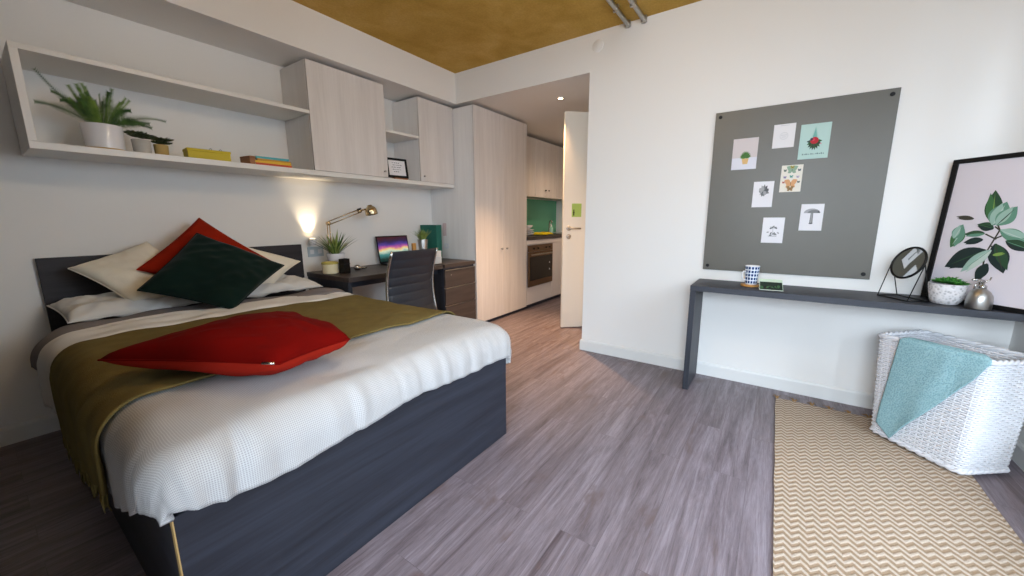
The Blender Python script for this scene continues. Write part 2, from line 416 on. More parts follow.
for i in range(3):
    x0 = 4.385 + i * .70; x1 = x0 + .696
    c = thing('kitchen_wall_cabinet', ['pale wood-print kitchen wall cabinet next to the wardrobe', 'middle kitchen wall cabinet with two small knobs above the green splashback', 'kitchen wall cabinet at the far end of the passage'][i], 'cabinet', (x0, YB, 1.6))
    boxo('body', (x0, 3.10, 1.60), (x1, YB - .002, 2.42), M['pale_x'], c, .001)
    for k in range(2):
        xa = x0 + .001 + k * .348
        d = boxo('door', (xa, 3.078, 1.588), (xa + .346, 3.097, 2.43), M['pale_x'], c, .0015)
        knob_y(MB(), xa + (.30 if k == 0 else .05), 3.078, 1.70, .011).build('handle', M['black'], d, smooth=True).location = -Vector(c.location)
sp = NT('green_back_painted_glass'); sp.base(lin((96, 176, 142))); sp.set(rough=.12)
tag(boxo('splashback', (4.39, YB - .012, 1.013), (XE - .003, YB - .002, 1.587), sp.m, None, 0), 'glossy green glass splashback above the worktop', 'splashback')
# small things on the worktop
pl = thing('dish_stack', 'white dishes stacked on the worktop against the wardrobe', 'dishes', (4.86, 3.10, 1.0125))
for k in range(3):
    MB().lathe([(0, .002), (.06, 0), (.10, .012 + .001 * k), (.125, .03), (.121, .03), (.098, .017), (0, .010)], (0, 0, k * .03), 28).build('plate', M['white_cer'], pl, smooth=True)
MB().lathe([(0, 0), (.05, 0), (.09, .035), (.10, .06), (.095, .06), (.085, .036), (.045, .008), (0, .008)], (0, 0, .09), 28).build('bowl', M['white_cer'], pl, smooth=True)
def cloth_pad(u, v):
    x = (u - .5) * .34; y = (v - .5) * .22
    e = min(u, 1 - u, v, 1 - v); return (x, y, .028 * min(1, e * 8) + .004 + .003 * sin(11 * u + 5 * v))
m = MB().grid(cloth_pad, 16, 12); o = m.build('folded_cloth', fabric('yellow_cloth', (214, 190, 40), .05), None, smooth=True, solid=.008, loc=(5.16, 2.99, 1.0215))
tag(o, 'folded yellow cloth lying on the kitchen worktop', 'cloth')
bo = thing('soap_bottle', 'small clear green soap bottle beside the sink', 'bottle', (5.55, 3.05, 1.0125))
MB().lathe([(0, 0), (.03, 0), (.033, .01), (.033, .09), (.02, .115), (.012, .12), (0, .12)], n=20).build('body', plain('soap_green', (150, 200, 180), .2), bo, smooth=True)
MB().lathe([(0, .12), (.013, .12), (.013, .14), (.005, .14), (.005, .165), (0, .165)], n=14).tube([(0, 0, .162), (-.035, 0, .158)], .005, 8).build('pump', M['white_cer'], bo, smooth=True)
sk = thing('sink', 'steel sink with draining rim set in the worktop', 'sink', (5.98, 3.12, 1.0125))
m = MB().box((-.30, -.2, 0), (.30, -.17, .006)).box((-.30, .17, 0), (.30, .2, .006)).box((-.30, -.17, 0), (-.27, .17, .006)).box((.27, -.17, 0), (.30, .17, .006)).box((-.27, -.17, .0), (.27, .17, .0015))
m.build('basin', M['chrome'], sk, bevel=.002)
MB().tube([(0, .21, 0), (0, .21, .14), (-.01, .2, .19), (-.05, .16, .22), (-.12, .10, .215), (-.14, .08, .18)], .011, 10).lathe([(.024, 0), (.024, .02), (.012, .03)], (0, .21, 0), 16).build('tap', M['chrome'], sk, smooth=True)

# ------------------------------------------------------------------ passage door, downlights
dr = thing('door_1', None, None, (3.836, 1.965, 0), (0, 0, atan2(-.72, .69))); dr['kind'] = 'structure'
bx((0, -.02, .012), (.80, .02, 2.37)).build('door_leaf', plain('cream_door_paint', (230, 227, 218), .5), dr, bevel=.002)
sg = bx((.095, -.0225, 1.275), (.205, -.0205, 1.42)).build('door_sign', plain('lime_green_sign', (158, 190, 96), .5), dr); sg['label'] = 'lime green notice with a dark figure'
m = MB().lathe([(0, 0), (.008, .003), (0, .016)], (0, 0, .0), 8)
m = MB(); m.box((.112, -.0232, 1.29), (.124, -.0226, 1.34)).box((.110, -.0232, 1.315), (.126, -.0226, 1.332))
m.lathe([(0, 0), (.007, 0), (.007, .0006), (0, .0006)], n=12, T=Matrix.Translation((.118, -.0226, 1.349)) @ Matrix.Rotation(radians(90), 4, 'X'))
m.build('sign_figure', M['black'], sg)
m = MB()
for z in (1.15, 1.06): m.lathe([(0, 0), (.027, 0), (.027, .008), (.022, .010), (0, .010)], n=20, T=Matrix.Translation((.065, -.02, z)) @ Matrix.Rotation(radians(90), 4, 'X'))
m.tube([(.065, -.03, 1.15), (.065, -.065, 1.15), (.075, -.07, 1.15), (.19, -.068, 1.15)], .009, 10)
m.tube([(.065, -.03, 1.06), (.065, -.045, 1.06)], .007, 8).tube([(.06, -.045, 1.06), (.085, -.045, 1.06)], .006, 8)
m.build('door_handle', M['steel'], dr, smooth=True)
def downlight(x, y, label):
    o = thing('downlight', label, 'ceiling light', (x, y, ZS))
    m = MB().lathe([(.036, -.001), (.036, -.008), (.030, -.010), (.026, -.004), (.026, -.001)], n=28); m.build('trim_ring', M['white_cer'], o, smooth=True)
    MB().lathe([(0, -.004), (.026, -.004)], n=24).build('lamp_disc', emit('warm_lamp', (255, 226, 178), 18), o)
    return o
downlight(3.76, 1.98, 'small round recessed spotlight glowing warm in the passage ceiling')

# disc on the wall, conduits at the ceiling
tag(MB().lathe([(0, 0), (.048, 0), (.048, .005), (.044, .008), (0, .009)], n=36, T=Matrix.Translation((XR, 1.387, 2.683)) @ Matrix.Rotation(radians(-90), 4, 'Y')).build('blanking_plate', M['wall'], None, smooth='auto'),
    'round white blanking plate high on the wall above the opening corner', 'wall plate')
for y, lb in ((1.13, 'ceiling conduit with bright bracket, the one closer to the entry opening'), (1.005, 'plain ceiling conduit, the one farther from the entry opening')):
    o = thing('ceiling_conduit', lb, 'conduit', (XR, y, 2.77))
    MB().tube([(-2.6, 0, 0), (-.004, 0, 0)], .017, 14).build('pipe', M['steel'], o, smooth='auto')
    for x in (-.03, -.3, -1.1, -1.9): bx((x - .012, -.021, -.02), (x + .012, .021, .026)).build('bracket', M['steel'], o, bevel=.002)

pd = thing('added_globe_light', 'added opal globe light out of view, warming the upper room', 'ceiling light', (1.3, .8, ZC - .001))  # lamp added out of view to warm the walls and ceiling
MB().lathe([(0, -.03), (.05, -.03), (.06, -.02), (.06, 0), (0, 0)], n=28).tube([(0, 0, -.03), (0, 0, -.23)], .006, 8).build('canopy', M['white_cer'], pd, smooth='auto')
MB().lathe([(.12 * sin(pi * k / 20), -.34 - .12 * cos(pi * k / 20)) for k in range(21)], n=36).build('globe', emit('opal_glow', (255, 228, 194), 46), pd, smooth=True)
# ------------------------------------------------------------------ bed
BX0, BX1, BY0, BY1 = .20, 1.67, 1.20, 3.44
bed = thing('bed', 'dark wood-print double bed with high panel headboard', 'bed', ((BX0 + BX1) / 2, 2.3, 0))
boxo('foot_panel', (BX0 + .003, BY0, 0.002), (BX1, BY0 + .022, .50), M['char_x'], bed, .001)
boxo('edge_strip', (BX0, BY0 - .0005, 0.002), (BX0 + .003, BY0 + .022, .50), M['edge_wood'], bed, 0)['label'] = 'pale raw wood edge'
for x in (BX0, BX1 - .022): boxo('side_panel', (x, BY0 + .022, 0.002), (x + .022, BY1 - .03, .46), M['char_y'], bed, .001)
boxo('headboard', (.225, YB - .034, .25), (1.708, YB - .006, 1.04), laminate('dark_headboard_laminate', (24, 20, 22), (52, 46, 50), 'x', .5, 22, .05, .35), bed, .002)
boxo('slat_base', (BX0 + .022, BY0 + .022, .34), (BX1 - .022, YB - .04, .38), M['dark'], bed, 0)
tag(boxo('mattress', (BX0 + .03, BY0 + .03, .381), (BX1 - .03, YB - .04, .60), M['cotton'], None, .04, bseg=4), 'thick white mattress on the dark bed base', 'mattress')

TX0, TX1, TY0, TY1 = .260, 1.607, 1.250, 3.0
def drape(s, t, top=.668, r=.10, off=0., seed=0, wr=1., headround=None):
    """flat cloth coordinate (s across, t along the bed) -> point over the rounded mattress edge"""
    ds = (TX0 - s) if s < TX0 else (s - TX1 if s > TX1 else 0.); dt = (TY0 - t) if t < TY0 else 0.
    sx = -1 if s < TX0 else 1
    d = (ds ** 5 + dt ** 5) ** (1 / 5) if (ds > 0 or dt > 0) else 0.
    cx = min(max(s, TX0), TX1); cy = max(t, TY0); R = r + off
    h = hypot(ds, dt); nx, ny = (sx * ds / h, -dt / h) if h > 1e-9 else (0, 0)
    a = min(d / R, pi / 2); ext = max(0., d - R * pi / 2)
    x = cx + nx * R * sin(a); y = cy + ny * R * sin(a); z = top + off - R * (1 - cos(a)) - ext
    # puffiness and creases
    cen = 1 - (abs(s - (TX0 + TX1) / 2) / .8) ** 2
    p = noise.noise(Vector((s * 2.2 + seed, t * 2.2, seed * 3.1))) * .018 + noise.noise(Vector((s * 6 + seed, t * 6, 4.4))) * .009 + abs(noise.noise(Vector((s * 4 + t * 3, t * 5 - s * 2, 7.7 + seed)))) * .012
    z += (.022 * max(cen, 0) + p) * (1 if d == 0 else max(0, cos(a)))
    if d > 0:
        al = (t if ds > dt else s)
        q = (noise.noise(Vector((al * 9, d * 1.5, seed + 2.))) * .020 + noise.noise(Vector((al * 24, d * 3, seed + 9.))) * .007) * sin(a) * wr
        q = abs(q); x += nx * q; y += ny * q
    return Vector((x, y, z))

def left_len(t):
    # length of the overhang at the left side along the bed
    k = min(max((t - 1.3) / 1.2, 0), 1)
    return .20 + .27 * k ** .5
def duvet_pt(u, v):
    t0 = TY0 - (.205 + .012 * sin(u * 9) + .010 * noise.noise(Vector((u * 7, 1, 2))))
    t0 += .035 * max(0, 1 - u / .14)
    if .16 < u < .32: t0 -= .010 * sin((u - .16) / .16 * pi)
    t = t0 + v * (2.93 - t0)
    s0 = TX0 - left_len(t) + .018 * noise.noise(Vector((t * 6, 3, 1)))
    s1 = TX1 + .27 + .02 * noise.noise(Vector((t * 5, 7, 1)))
    s = s0 + u * (s1 - s0); return s, t
def duvet_fn(u, v):
    s, t = duvet_pt(u, v); p = drape(s, t)
    # gathered crease where the cloth is tucked at the foot
    cr = math.exp(-((s - .36 - (TY0 - t) * -.1) / .018) ** 2) * min(max((TY0 + .12 - t) / .2, 0), 1)
    p.y += .016 * cr; p.z -= .010 * cr
    for cx, w in ((.30, .012), (.72, .02), (1.15, .02)):
        c2 = math.exp(-((s - cx) / w) ** 2) * min(max((TY0 + .02 - t) / .15, 0), 1); p.y -= .010 * c2
    if v > .93: p.z -= (v - .93) / .07 * .03
    return p
dv = MB().grid(duvet_fn, 150, 150, uv=lambda u, v: duvet_pt(u, v))
duv = dv.build('duvet', M['duvet'], None, smooth=True, solid=.028)
tag(duv, 'puffy white waffle duvet over the mattress, hanging past the footboard', 'duvet')
# turned-back head end: white roll and grey underside band
def band_fn(ya, yb, off, bulge, seed, hang=.40):
    def f(u, v):
        s0 = TX0 - hang; s1 = TX1 + .11; s = s0 + u * (s1 - s0)
        skew = .05 * cos(u * pi) + .02 * noise.noise(Vector((u * 5, seed, 0)))
        t = ya + v * (yb - ya) + skew
        q = drape(s, t, off=off + bulge * sin(pi * min(max(v, 0), 1)) ** .6, seed=seed)
        cr = .007 * noise.noise(Vector((s * 5, v * 6, seed))) + .004 * sin(v * 19 + 3 * noise.noise(Vector((s * 3, 0, seed))))
        q.z += cr
        if seed == 5:
            g = math.exp(-((v - .62 - .07 * noise.noise(Vector((s * 4, 8, 1)))) / .045) ** 2); q.z -= .016 * g
        return q
    return f
tb = MB().grid(band_fn(2.60, 2.90, .004, .030, 5), 110, 26, uv=lambda u, v: (u * 2.2, v * .3)).build('turned_back_fold', M['cotton'], duv, smooth=True, solid=.012)
gb = MB().grid(band_fn(2.80, 3.03, .010, .030, 8, .25), 110, 20).build('grey_underside_band', M['grey_sheet'], duv, smooth=True, solid=.012)
gb['label'] = 'grey underside showing where the duvet is folded back'

# olive bed runner
RY0, RY1 = 1.60, 2.56
def runner_fn(u, v):
    t = RY0 + .02 * sin(u * 7) + v * (RY1 - RY0 + .03 * cos(u * 3))
    s0 = TX0 - (.32 + .14 * v ** .6) - .012 * noise.noise(Vector((t * 12, 5, 0))); s1 = TX1 + .27
    s = s0 + u * (s1 - s0)
    p = drape(s, t, off=.012, wr=1.25); return p
rn = MB().grid(runner_fn, 110, 70).build('bed_runner', M['throw_green'], None, smooth=True, solid=.007, soff=1)
tag(rn, 'olive green wool runner across the white duvet', 'throw')
m = MB()
for i in range(95):
    v = i / 94; p = runner_fn(0, v); q = p + Vector((random.uniform(-.012, .004), random.uniform(-.008, .008), -random.uniform(.035, .06)))
    m.tube([p + Vector((-.004, 0, .004)), (p + q) / 2 + Vector((-.004, random.uniform(-.004, .004), 0)), q], [.003, .0028, .0015], 4)
m.build('fringe', M['throw_green'], rn, smooth=True)

# cushions: bilinear over four corners with edges pulled in, two domed faces
def cushion(name, P, thick, mats, label, cat='cushion', n=44, pinch=.07, wr=.008, seed=0, flat_back=.6, seam=True, group=None, power=.42, sag=0.):
    A, B, C, D = [Vector(p) for p in P]
    ctr = (A + B + C + D) / 4; N = ((C - A).cross(D - B)).normalized()
    if N.dot(Vector((0, 0, 1.25)) - ctr) < 0: N = -N
    def mid(u, v):
        a = (2 * u - 1); b = (2 * v - 1)
        up = u - pinch * a * (1 - b * b) * abs(a) ** .5 * -1 * -1
        uu = .5 + .5 * a * (1 - pinch * (1 - b * b)); vv = .5 + .5 * b * (1 - pinch * (1 - a * a))
        p = A * (1 - uu) * (1 - vv) + B * uu * (1 - vv) + C * uu * vv + D * (1 - uu) * vv
        p += Vector((0, 0, -sag * (1 - a * a) * (1 - b * b)))
        return p
    def prof(u, v):
        a = abs(2 * u - 1); b = abs(2 * v - 1)
        return max(0., (1 - a ** 2.2) * (1 - b ** 2.2)) ** power
    def fn(side):
        def f(u, v):
            h = prof(u, v) * thick * (.5 if side > 0 else .5 * flat_back)
            w = noise.noise(Vector((u * 3 + seed, v * 3, side * 2.))) * wr * 1.8 + noise.noise(Vector((u * 8 + v * 4 + seed, v * 9 - u * 3, side))) * wr * .9 + abs(noise.noise(Vector((u * 5 - v * 5 + seed, v * 2 + u * 2, side + 4.)))) * wr * -1.2
            return mid(u, v) + N * side * (h + w * min(1, prof(u, v) * 1.5))
        return f
    m = MB(); m.grid(fn(1), n, n); m.cur = 1 if len(mats) > 1 else 0; m.grid(fn(-1), n, n)
    o = m.build(name, mats, None, smooth=True, weld=True)
    tag(o, label, cat, group)
    if seam:
        pts = [mid(i / n, 0) for i in range(n)] + [mid(1, i / n) for i in range(n)] + [mid(1 - i / n, 1) for i in range(n)] + [mid(0, 1 - i / n) for i in range(n + 1)]
        MB().tube(pts, .0032, 6, cap=False).build('piping', mats[0], o, smooth=True)
    return o, N, mid

cushion('sleeping_pillow', [(.255, 3.0, .725), (.86, 2.99, .735), (.86, 3.40, .79), (.225, 3.38, .775)], .13, [M['pillow_white']], 'flat white sleeping pillow at the left side of the bed head', 'pillow', seed=1, wr=.016, pinch=.04, power=.35)
cushion('sleeping_pillow', [(1.03, 3.0, .735), (1.635, 3.02, .715), (1.60, 3.38, .76), (1.03, 3.40, .79)], .12, [M['pillow_white']], 'flat white sleeping pillow at the side nearer the desk', 'pillow', seed=2, wr=.016, pinch=.04, power=.35)
cushion('cushion', [(.322, 3.28, .985), (.515, 3.04, .775), (.93, 3.10, .80), (.69, 3.38, 1.115)], .14, [M['boucle']], 'cream textured cushion leaning at the left of the rust one', seed=3)
cushion('cushion', [(1.02, 3.38, 1.13), (1.00, 3.22, .84), (1.25, 3.06, .755), (1.60, 3.27, .91)], .14, [M['boucle']], 'cream textured cushion behind the dark green one, next to the desk', seed=4)
cushion('cushion', [(.572, 3.12, .962), (.90, 3.0, .80), (1.33, 3.10, .93), (.962, 3.30, 1.268)], .11, [M['velvet_rust']], 'rust red velvet cushion standing on its corner behind the green one', seed=5, pinch=.05)
cushion('cushion', [(.518, 2.90, .868), (.88, 2.67, .715), (1.32, 2.94, .925), (.886, 3.12, 1.17)], .15, [M['velvet_green']], 'dark bottle green velvet cushion propped in front of the rust one', seed=6, pinch=.04)
oc, N, mid = cushion('cushion', [(.205, 1.85, .785), (.535, 1.30, .785), (.82, 1.35, .785), (.90, 2.00, .76)], .20, [M['velvet_red'], M['velvet_under']], 'large rust red velvet cushion lying flat across the olive runner', seed=7, pinch=.05, wr=.007, flat_back=.86, power=.36)
p = mid(.97, .0) ; q = mid(.90, .0)
MB().tube([p + Vector((0, -.004, .002)), q + Vector((0, -.004, .002))], .005, 6).build('zip_tag', M['chrome'], oc, smooth=True)

# ------------------------------------------------------------------ desk and drawer chest
DZ = .785
dk = thing('desk', 'dark wood-print desk built along the wall under the shelf', 'desk', (1.745, YB, 0))
boxo('desktop', (1.745, 2.82, .747), (2.818, YB - .003, DZ), M['brown_x'], dk, .0015)
boxo('end_panel', (1.745, 2.835, .002), (1.78, YB - .016, .747), M['char_z'], dk, .0015)
boxo('under_desk_strip', (1.78, 2.90, .69), (2.818, 2.92, .747), M['char_x'], dk, .001)  # dark strip below the front of the desktop
ch = thing('drawer_chest', 'dark three-drawer chest between the desk and the wardrobe', 'drawers', (3.06, YB, 0))
boxo('body', (2.820, 2.822, .03), (3.306, YB - .003, .752), M['char_z'], ch, .0015)
boxo('chest_top', (2.820, 2.80, .754), (3.307, YB - .003, .79), M['brown_x'], ch, .0015)
boxo('plinth', (2.84, 2.85, .0), (3.29, YB - .02, .03), M['char_x'], ch, 0)
for z0, z1 in ((.055, .338), (.352, .532), (.546, .722)):
    d = boxo('drawer', (2.822, 2.800, z0), (3.304, 2.819, z1), M['brown_x'], ch, .001)
    bx((2.822, 2.795, z1), (3.304, 2.819, z1 + .010)).build('handle', M['chrome'], d).location = -Vector(ch.location)
knob_y(MB(), 2.90, 2.80, .672, .008, .012).build('lock', M['chrome'], ch, world=True, smooth=True)

# ------------------------------------------------------------------ office chair
oc = thing('office_chair', 'black ribbed leather office chair with slim chrome frame at the desk', 'chair', (2.125, 2.68, 0), (0, 0, radians(3)))
def back_c(v):   # v 0 bottom .. 1 top : (y, z)
    z = .43 + v * .575; y = -.20 - .05 * sin(v * pi * .9) * -1 - .06 * v ** 2 + .01
    return y, z
def back_fn(u, v):
    y, z = back_c(v); x = (u - .5) * .505 * (1 - .04 * v)
    rib = abs(sin(v * 8 * pi)) ** .3
    return (x, y - .008 * rib + .025 * (1 - (2 * u - 1) ** 2) * -1, z)
def back_fn2(u, v):
    y, z = back_c(v); x = (u - .5) * .505 * (1 - .04 * v); rib = abs(sin(v * 8 * pi)) ** .3
    return (x, y + .012 + .008 * rib - .025 * (1 - (2 * u - 1) ** 2), z)
m = MB().grid(back_fn, 14, 90).grid(back_fn2, 14, 90)
for u in (0, 1):
    vs = [back_fn(u, j / 90) for j in range(91)] + [back_fn2(u, j / 90) for j in range(91)]
    m.add(vs, [(j, j + 1, 91 + j + 1, 91 + j) for j in range(90)])
for v in (0, 1):
    vs = [back_fn(i / 14, v) for i in range(15)] + [back_fn2(i / 14, v) for i in range(15)]
    m.add(vs, [(i, i + 1, 15 + i + 1, 15 + i) for i in range(14)])
m.build('backrest', M['leather'], oc, smooth=True, weld=True)
def seat_fn(s):
    def f(u, v):
        y = -.20 + v * .46; x = (u - .5) * .475; rib = abs(sin(v * 8 * pi)) ** .5
        return (x, y, .435 + .02 * s + s * .010 * rib - .02 * v ** 4)
    return f
m = MB().grid(seat_fn(1), 10, 64).grid(seat_fn(-1), 10, 64)
for u in (0, 1):
    vs = [seat_fn(1)(u, j / 64) for j in range(65)] + [seat_fn(-1)(u, j / 64) for j in range(65)]
    m.add(vs, [(j, j + 1, 65 + j + 1, 65 + j) for j in range(64)])
for v in (0, 1):
    vs = [seat_fn(1)(i / 10, v) for i in range(11)] + [seat_fn(-1)(i / 10, v) for i in range(11)]
    m.add(vs, [(i, i + 1, 11 + i + 1, 11 + i) for i in range(10)])
m.build('seat', M['leather'], oc, smooth=True, weld=True)
for sx in (-1, 1):
    pts = []
    for k in range(14):
        y, z = back_c(1 - k / 13); pts.append((sx * .5 * (.505 + .022) * (1 - .04 * (1 - k / 13)), y, z))
    pts += [(sx * .262, -.12, .415), (sx * .262, .0, .42), (sx * .262, .26, .425)]
    MB().tube(pts, .011, 10).build('side_frame', M['chrome'], oc, smooth=True)
MB().tube([(0, 0, .10), (0, 0, .25), (0, 0, .25), (0, 0, .40)], [.028, .028, .018, .018], 16).box((-.25, -.02, .395), (.25, .02, .412)).box((-.09, -.09, .39), (.09, .09, .412)).build('gas_lift', M['chrome'], oc, smooth='auto')
for k in range(5):
    a = 2 * pi * k / 5 + .3; c, s = cos(a), sin(a)
    lg = MB().tube([(c * .02, s * .02, .125), (c * .15, s * .15, .115), (c * .28, s * .28, .085)], [.022, .018, .013], 8).build('leg', M['chrome'], oc, smooth=True)
    cm = MB()
    for o2 in (-.013, .013):
        T = Matrix.Translation((c * .28 - s * o2, s * .28 + c * o2, .029)) @ Matrix.Rotation(a, 4, 'Z') @ Matrix.Rotation(radians(90), 4, 'X')
        cm.lathe([(0, -.007), (.024, -.007), (.027, -.004), (.027, .004), (.024, .007), (0, .007)], n=18, T=T)
    cm.tube([(c * .28, s * .28, .03), (c * .28, s * .28, .085)], .006, 6); cm.build('caster', M['black'], lg, smooth='auto')

# ------------------------------------------------------------------ foliage
def leafmat(name, c1, c2):
    t = NT(name); v = t.coords(); f = t.noise(v, 25, 3); t.base(t.ramp(f, [(.3, lin(c1)), (.7, lin(c2))])); t.set(rough=.5); return t.m
M['fern'] = leafmat('fern_green', (34, 62, 30), (84, 120, 52))
M['fern_l'] = leafmat('fern_light_green', (70, 104, 36), (128, 156, 66))
M['succ'] = leafmat('dark_succulent', (30, 44, 28), (70, 86, 52))
M['succ_b'] = leafmat('bright_succulent', (26, 84, 30), (70, 140, 52))
M['grassy'] = leafmat('blade_green', (96, 120, 44), (170, 186, 104))
def frond(m, base, az, length, rise, curl, w=.012, leaflets=19):
    """an arching stem with paired leaflets"""
    d = Vector((cos(az), sin(az), 0)); side = Vector((-sin(az), cos(az), 0)); pts = []
    for k in range(12):
        s = k / 11; pts.append(Vector(base) + d * length * s * (1 - .12 * s) + Vector((0, 0, rise * s - curl * s * s)))
    m.tube(pts, [.0016 * (1 - .7 * k / 11) for k in range(12)], 5)
    tw = radians(random.uniform(35, 70)) * (1 if cos(az) > 0 else -1)
    for k in range(2, leaflets * 2):
        s = k / (leaflets * 2); f = s * 11; i = min(int(f), 10); p = pts[i].lerp(pts[i + 1], f - i); t = (pts[i + 1] - pts[i]).normalized()
        L = w * 2.1 * (sin(min(s * 1.25 + .12, 1) * pi * .93) ** .7 + .15)
        sd = (side * cos(tw) + side.cross(t).normalized() * sin(tw)).normalized()
        for sg in (-1, 1):
            q = p + sd * sg * L + t * L * .55 + Vector((0, 0, .1 * L)); r = t * w * .17; nn = side.cross(t) * .0012
            m.add([p - r, p + r, q, p + nn + r * .2], [(0, 1, 2), (0, 2, 3)])
def blade(m, base, az, length, lean, w, curl=.3):
    d = Vector((cos(az), sin(az), 0)); side = Vector((-sin(az), cos(az), 0)); vs = []; n = 6
    for k in range(n + 1):
        s = k / n; c = Vector(base) + d * (length * lean * (s + curl * s * s)) + Vector((0, 0, length * (s - curl * lean * s * s)))
        ww = w * (1 - s ** 1.8) * (.7 + .6 * min(s * 3, 1) * .5); vs += [c - side * ww, c + d * ww * .3 - Vector((0, 0, ww * .2)), c + side * ww]
    fs = []
    for k in range(n): fs += [(k * 3, k * 3 + 1, k * 3 + 4, k * 3 + 3), (k * 3 + 1, k * 3 + 2, k * 3 + 5, k * 3 + 4)]
    m.add(vs, fs)
def pot(m, r0, r1, h, n=36, lip=.004):
    return m.lathe([(0, 0), (r0 * .9, 0), (r0, .004), (r1, h - .003), (r1 - .001, h), (r1 - lip, h), (r1 - lip, h - .012), (0, h - .014)], n=n)

sf = thing('potted_fern', 'arching green fern in a wide glossy white pot on the shelf', 'plant', (.553, 3.215, ST + .001))
pot(MB(), .080, .086, .140).build('pot', M['white_cer'], sf, smooth='auto')
MB().lathe([(.070, -.0), (.083, .002), (.083, .012), (.081, .012)], n=36).build('pot_foot', M['edge_wood'], sf, smooth=True)
MB().lathe([(0, .13), (.08, .128)], n=24).build('soil', M['soil'], sf)
m = MB(); m2 = MB()
for az, L, ri, cu, in ((pi * 1.0, .235, .22, -.03), (pi * .95, .26, .20, .11), (0.06, .24, .14, .08), (-.1, .30, .22, .14), (.6, .17, .3, .12), (2.6, .2, .3, .13), (3.5, .17, .26, .16), (-.6, .15, .22, .12), (-1.2, .1, .28, .1), (-2.1, .1, .26, .1), (4.0, .14, .25, .14), (-.4, .2, .16, .13), (1.2, .12, .27, .1), (2.0, .12, .28, .1), (5.9, .24, .12, .10)):
    L *= .92 if L < .3 else 1; L = min(L, .205) if 0.2 < az < 2.9 else L
    frond(m, (.02 * cos(az), .02 * sin(az), .13), az, L, ri * 1.0, cu, .014)
for k in range(24):
    az = random.uniform(0, 2 * pi); frond(m2, (.03 * cos(az), .03 * sin(az), .13), az, random.uniform(.05, .12), random.uniform(.17, .26), .05, .012)
m.build('fronds', M['fern'], sf); m2.build('young_fronds', M['fern_l'], sf)

def rosette(m, c, R, n1=12, layers=3, rise=.5):
    for l in range(layers):
        for k in range(n1 - 2 * l):
            az = 2 * pi * k / (n1 - 2 * l) + l * .4 + random.uniform(-.1, .1); L = R * (1 - .25 * l) * random.uniform(.85, 1.1); el = .25 + rise * l * .6
            d = Vector((cos(az) * cos(el), sin(az) * cos(el), sin(el))); s = Vector((-sin(az), cos(az), 0)); up = s.cross(d) * -1
            p = Vector(c); w = L * .26
            vs = [p, p + d * L * .5 + s * w - up * 0, p + d * L, p + d * L * .5 - s * w, p + d * L * .5 + up * w * .5, p + d * L * .5 - up * w * .35]
            m.add(vs, [(0, 1, 4), (1, 2, 4), (2, 3, 4), (3, 0, 4), (1, 0, 5), (2, 1, 5), (3, 2, 5), (0, 3, 5)])
def succulent(name, label, loc, r, h, potm, leafm, lay=4, R=.062, cnt=6):
    o = thing(name, label, 'plant', loc)
    pot(MB(), r * .9, r, h, 28).build('pot', potm, o, smooth='auto')
    m = MB()
    for k in range(cnt):
        a = 2 * pi * k / cnt; rr = r * .5 if cnt > 1 else 0
        rosette(m, (cos(a) * rr, sin(a) * rr, h + .004 + random.uniform(-.004, .022)), R * random.uniform(.8, 1.15), 10, lay)
    m.build('leaves', leafm, o)
    MB().lathe([(0, h - .008), (r * .95, h - .009)], n=20).build('soil', M['soil'], o)
    return o
GC = plain('grey_concrete_pot', (176, 174, 168), .8, var=.08); OCH = plain('ochre_pot', (176, 150, 92), .7, var=.06)
succulent('potted_succulent', 'dark succulent in a small pale grey concrete pot beside the fern', (.706, 3.20, ST + .001), .044, .085, GC, M['succ'])
succulent('potted_succulent', 'dark trailing succulent in a small ochre pot, right of the grey one', (.800, 3.22, ST + .001), .036, .072, OCH, M['succ'], R=.055)
# box beads: yellow box and books
yb = thing('storage_box', 'low yellow box with two small wire loops on its lid on the shelf', 'box', (1.03, 3.20, ST + .001), (0, 0, radians(-5)))
YM = plain('mustard_card', (196, 176, 20), .6, var=.04)
bx((-.115, -.06, 0), (.115, .06, .052)).build('body', YM, yb, bevel=.003)
bx((-.118, -.063, .052), (.118, .063, .068)).build('lid', YM, yb, bevel=.003)
for x in (.02, .075): MB().tube([(x - .008, 0, .066), (x - .006, 0, .08), (x + .002, 0, .085), (x + .007, 0, .078), (x + .008, 0, .066)], .0016, 5).build('wire_loop', M['black'], yb)
def book(loc, size, rz, cover, label, pages=(222, 214, 198)):
    """lying book, spine towards -y"""
    w, d, h = size; o = thing('book', label, 'book', loc, (0, 0, radians(rz)), group='books on the wall shelf')
    c = MB().box((-w / 2, -d / 2, 0), (w / 2, d / 2, .0025)).box((-w / 2, -d / 2, h - .0025), (w / 2, d / 2, h)).box((-w / 2, -d / 2 - .002, 0), (w / 2, -d / 2 + .002, h))
    c.build('cover', cover, o, bevel=.0008)
    bx((-w / 2 + .004, -d / 2 + .002, .0026), (w / 2 - .004, d / 2 - .005, h - .0026)).build('pages', plain('book_pages', pages, .9), o)
    return o
z = ST + .001
for (w, h, c, rz, lb) in ((.25, .018, (198, 74, 30), 1, 'orange book, lowest of the pile on the shelf'), (.245, .016, (222, 178, 24), -2, 'yellow book second from the bottom of the shelf pile'),
                          (.235, .012, (204, 150, 40), 3, 'amber book below the turquoise one on the shelf'), (.22, .016, (66, 168, 180), -4, 'turquoise book on top of the shelf pile')):
    book((1.41, 3.20, z), (w, .16, h), rz, plain('cover_' + lb.split()[0], c, .5), lb); z += h + .0006
tb = thing('trinket_box', 'small brown wooden box at the left end of the book pile', 'box', (1.263, 3.175, ST + .001), (0, 0, radians(8)))
WD = laminate('small_brown_wood', (126, 78, 44), (170, 116, 74), 'x', .5, 40)
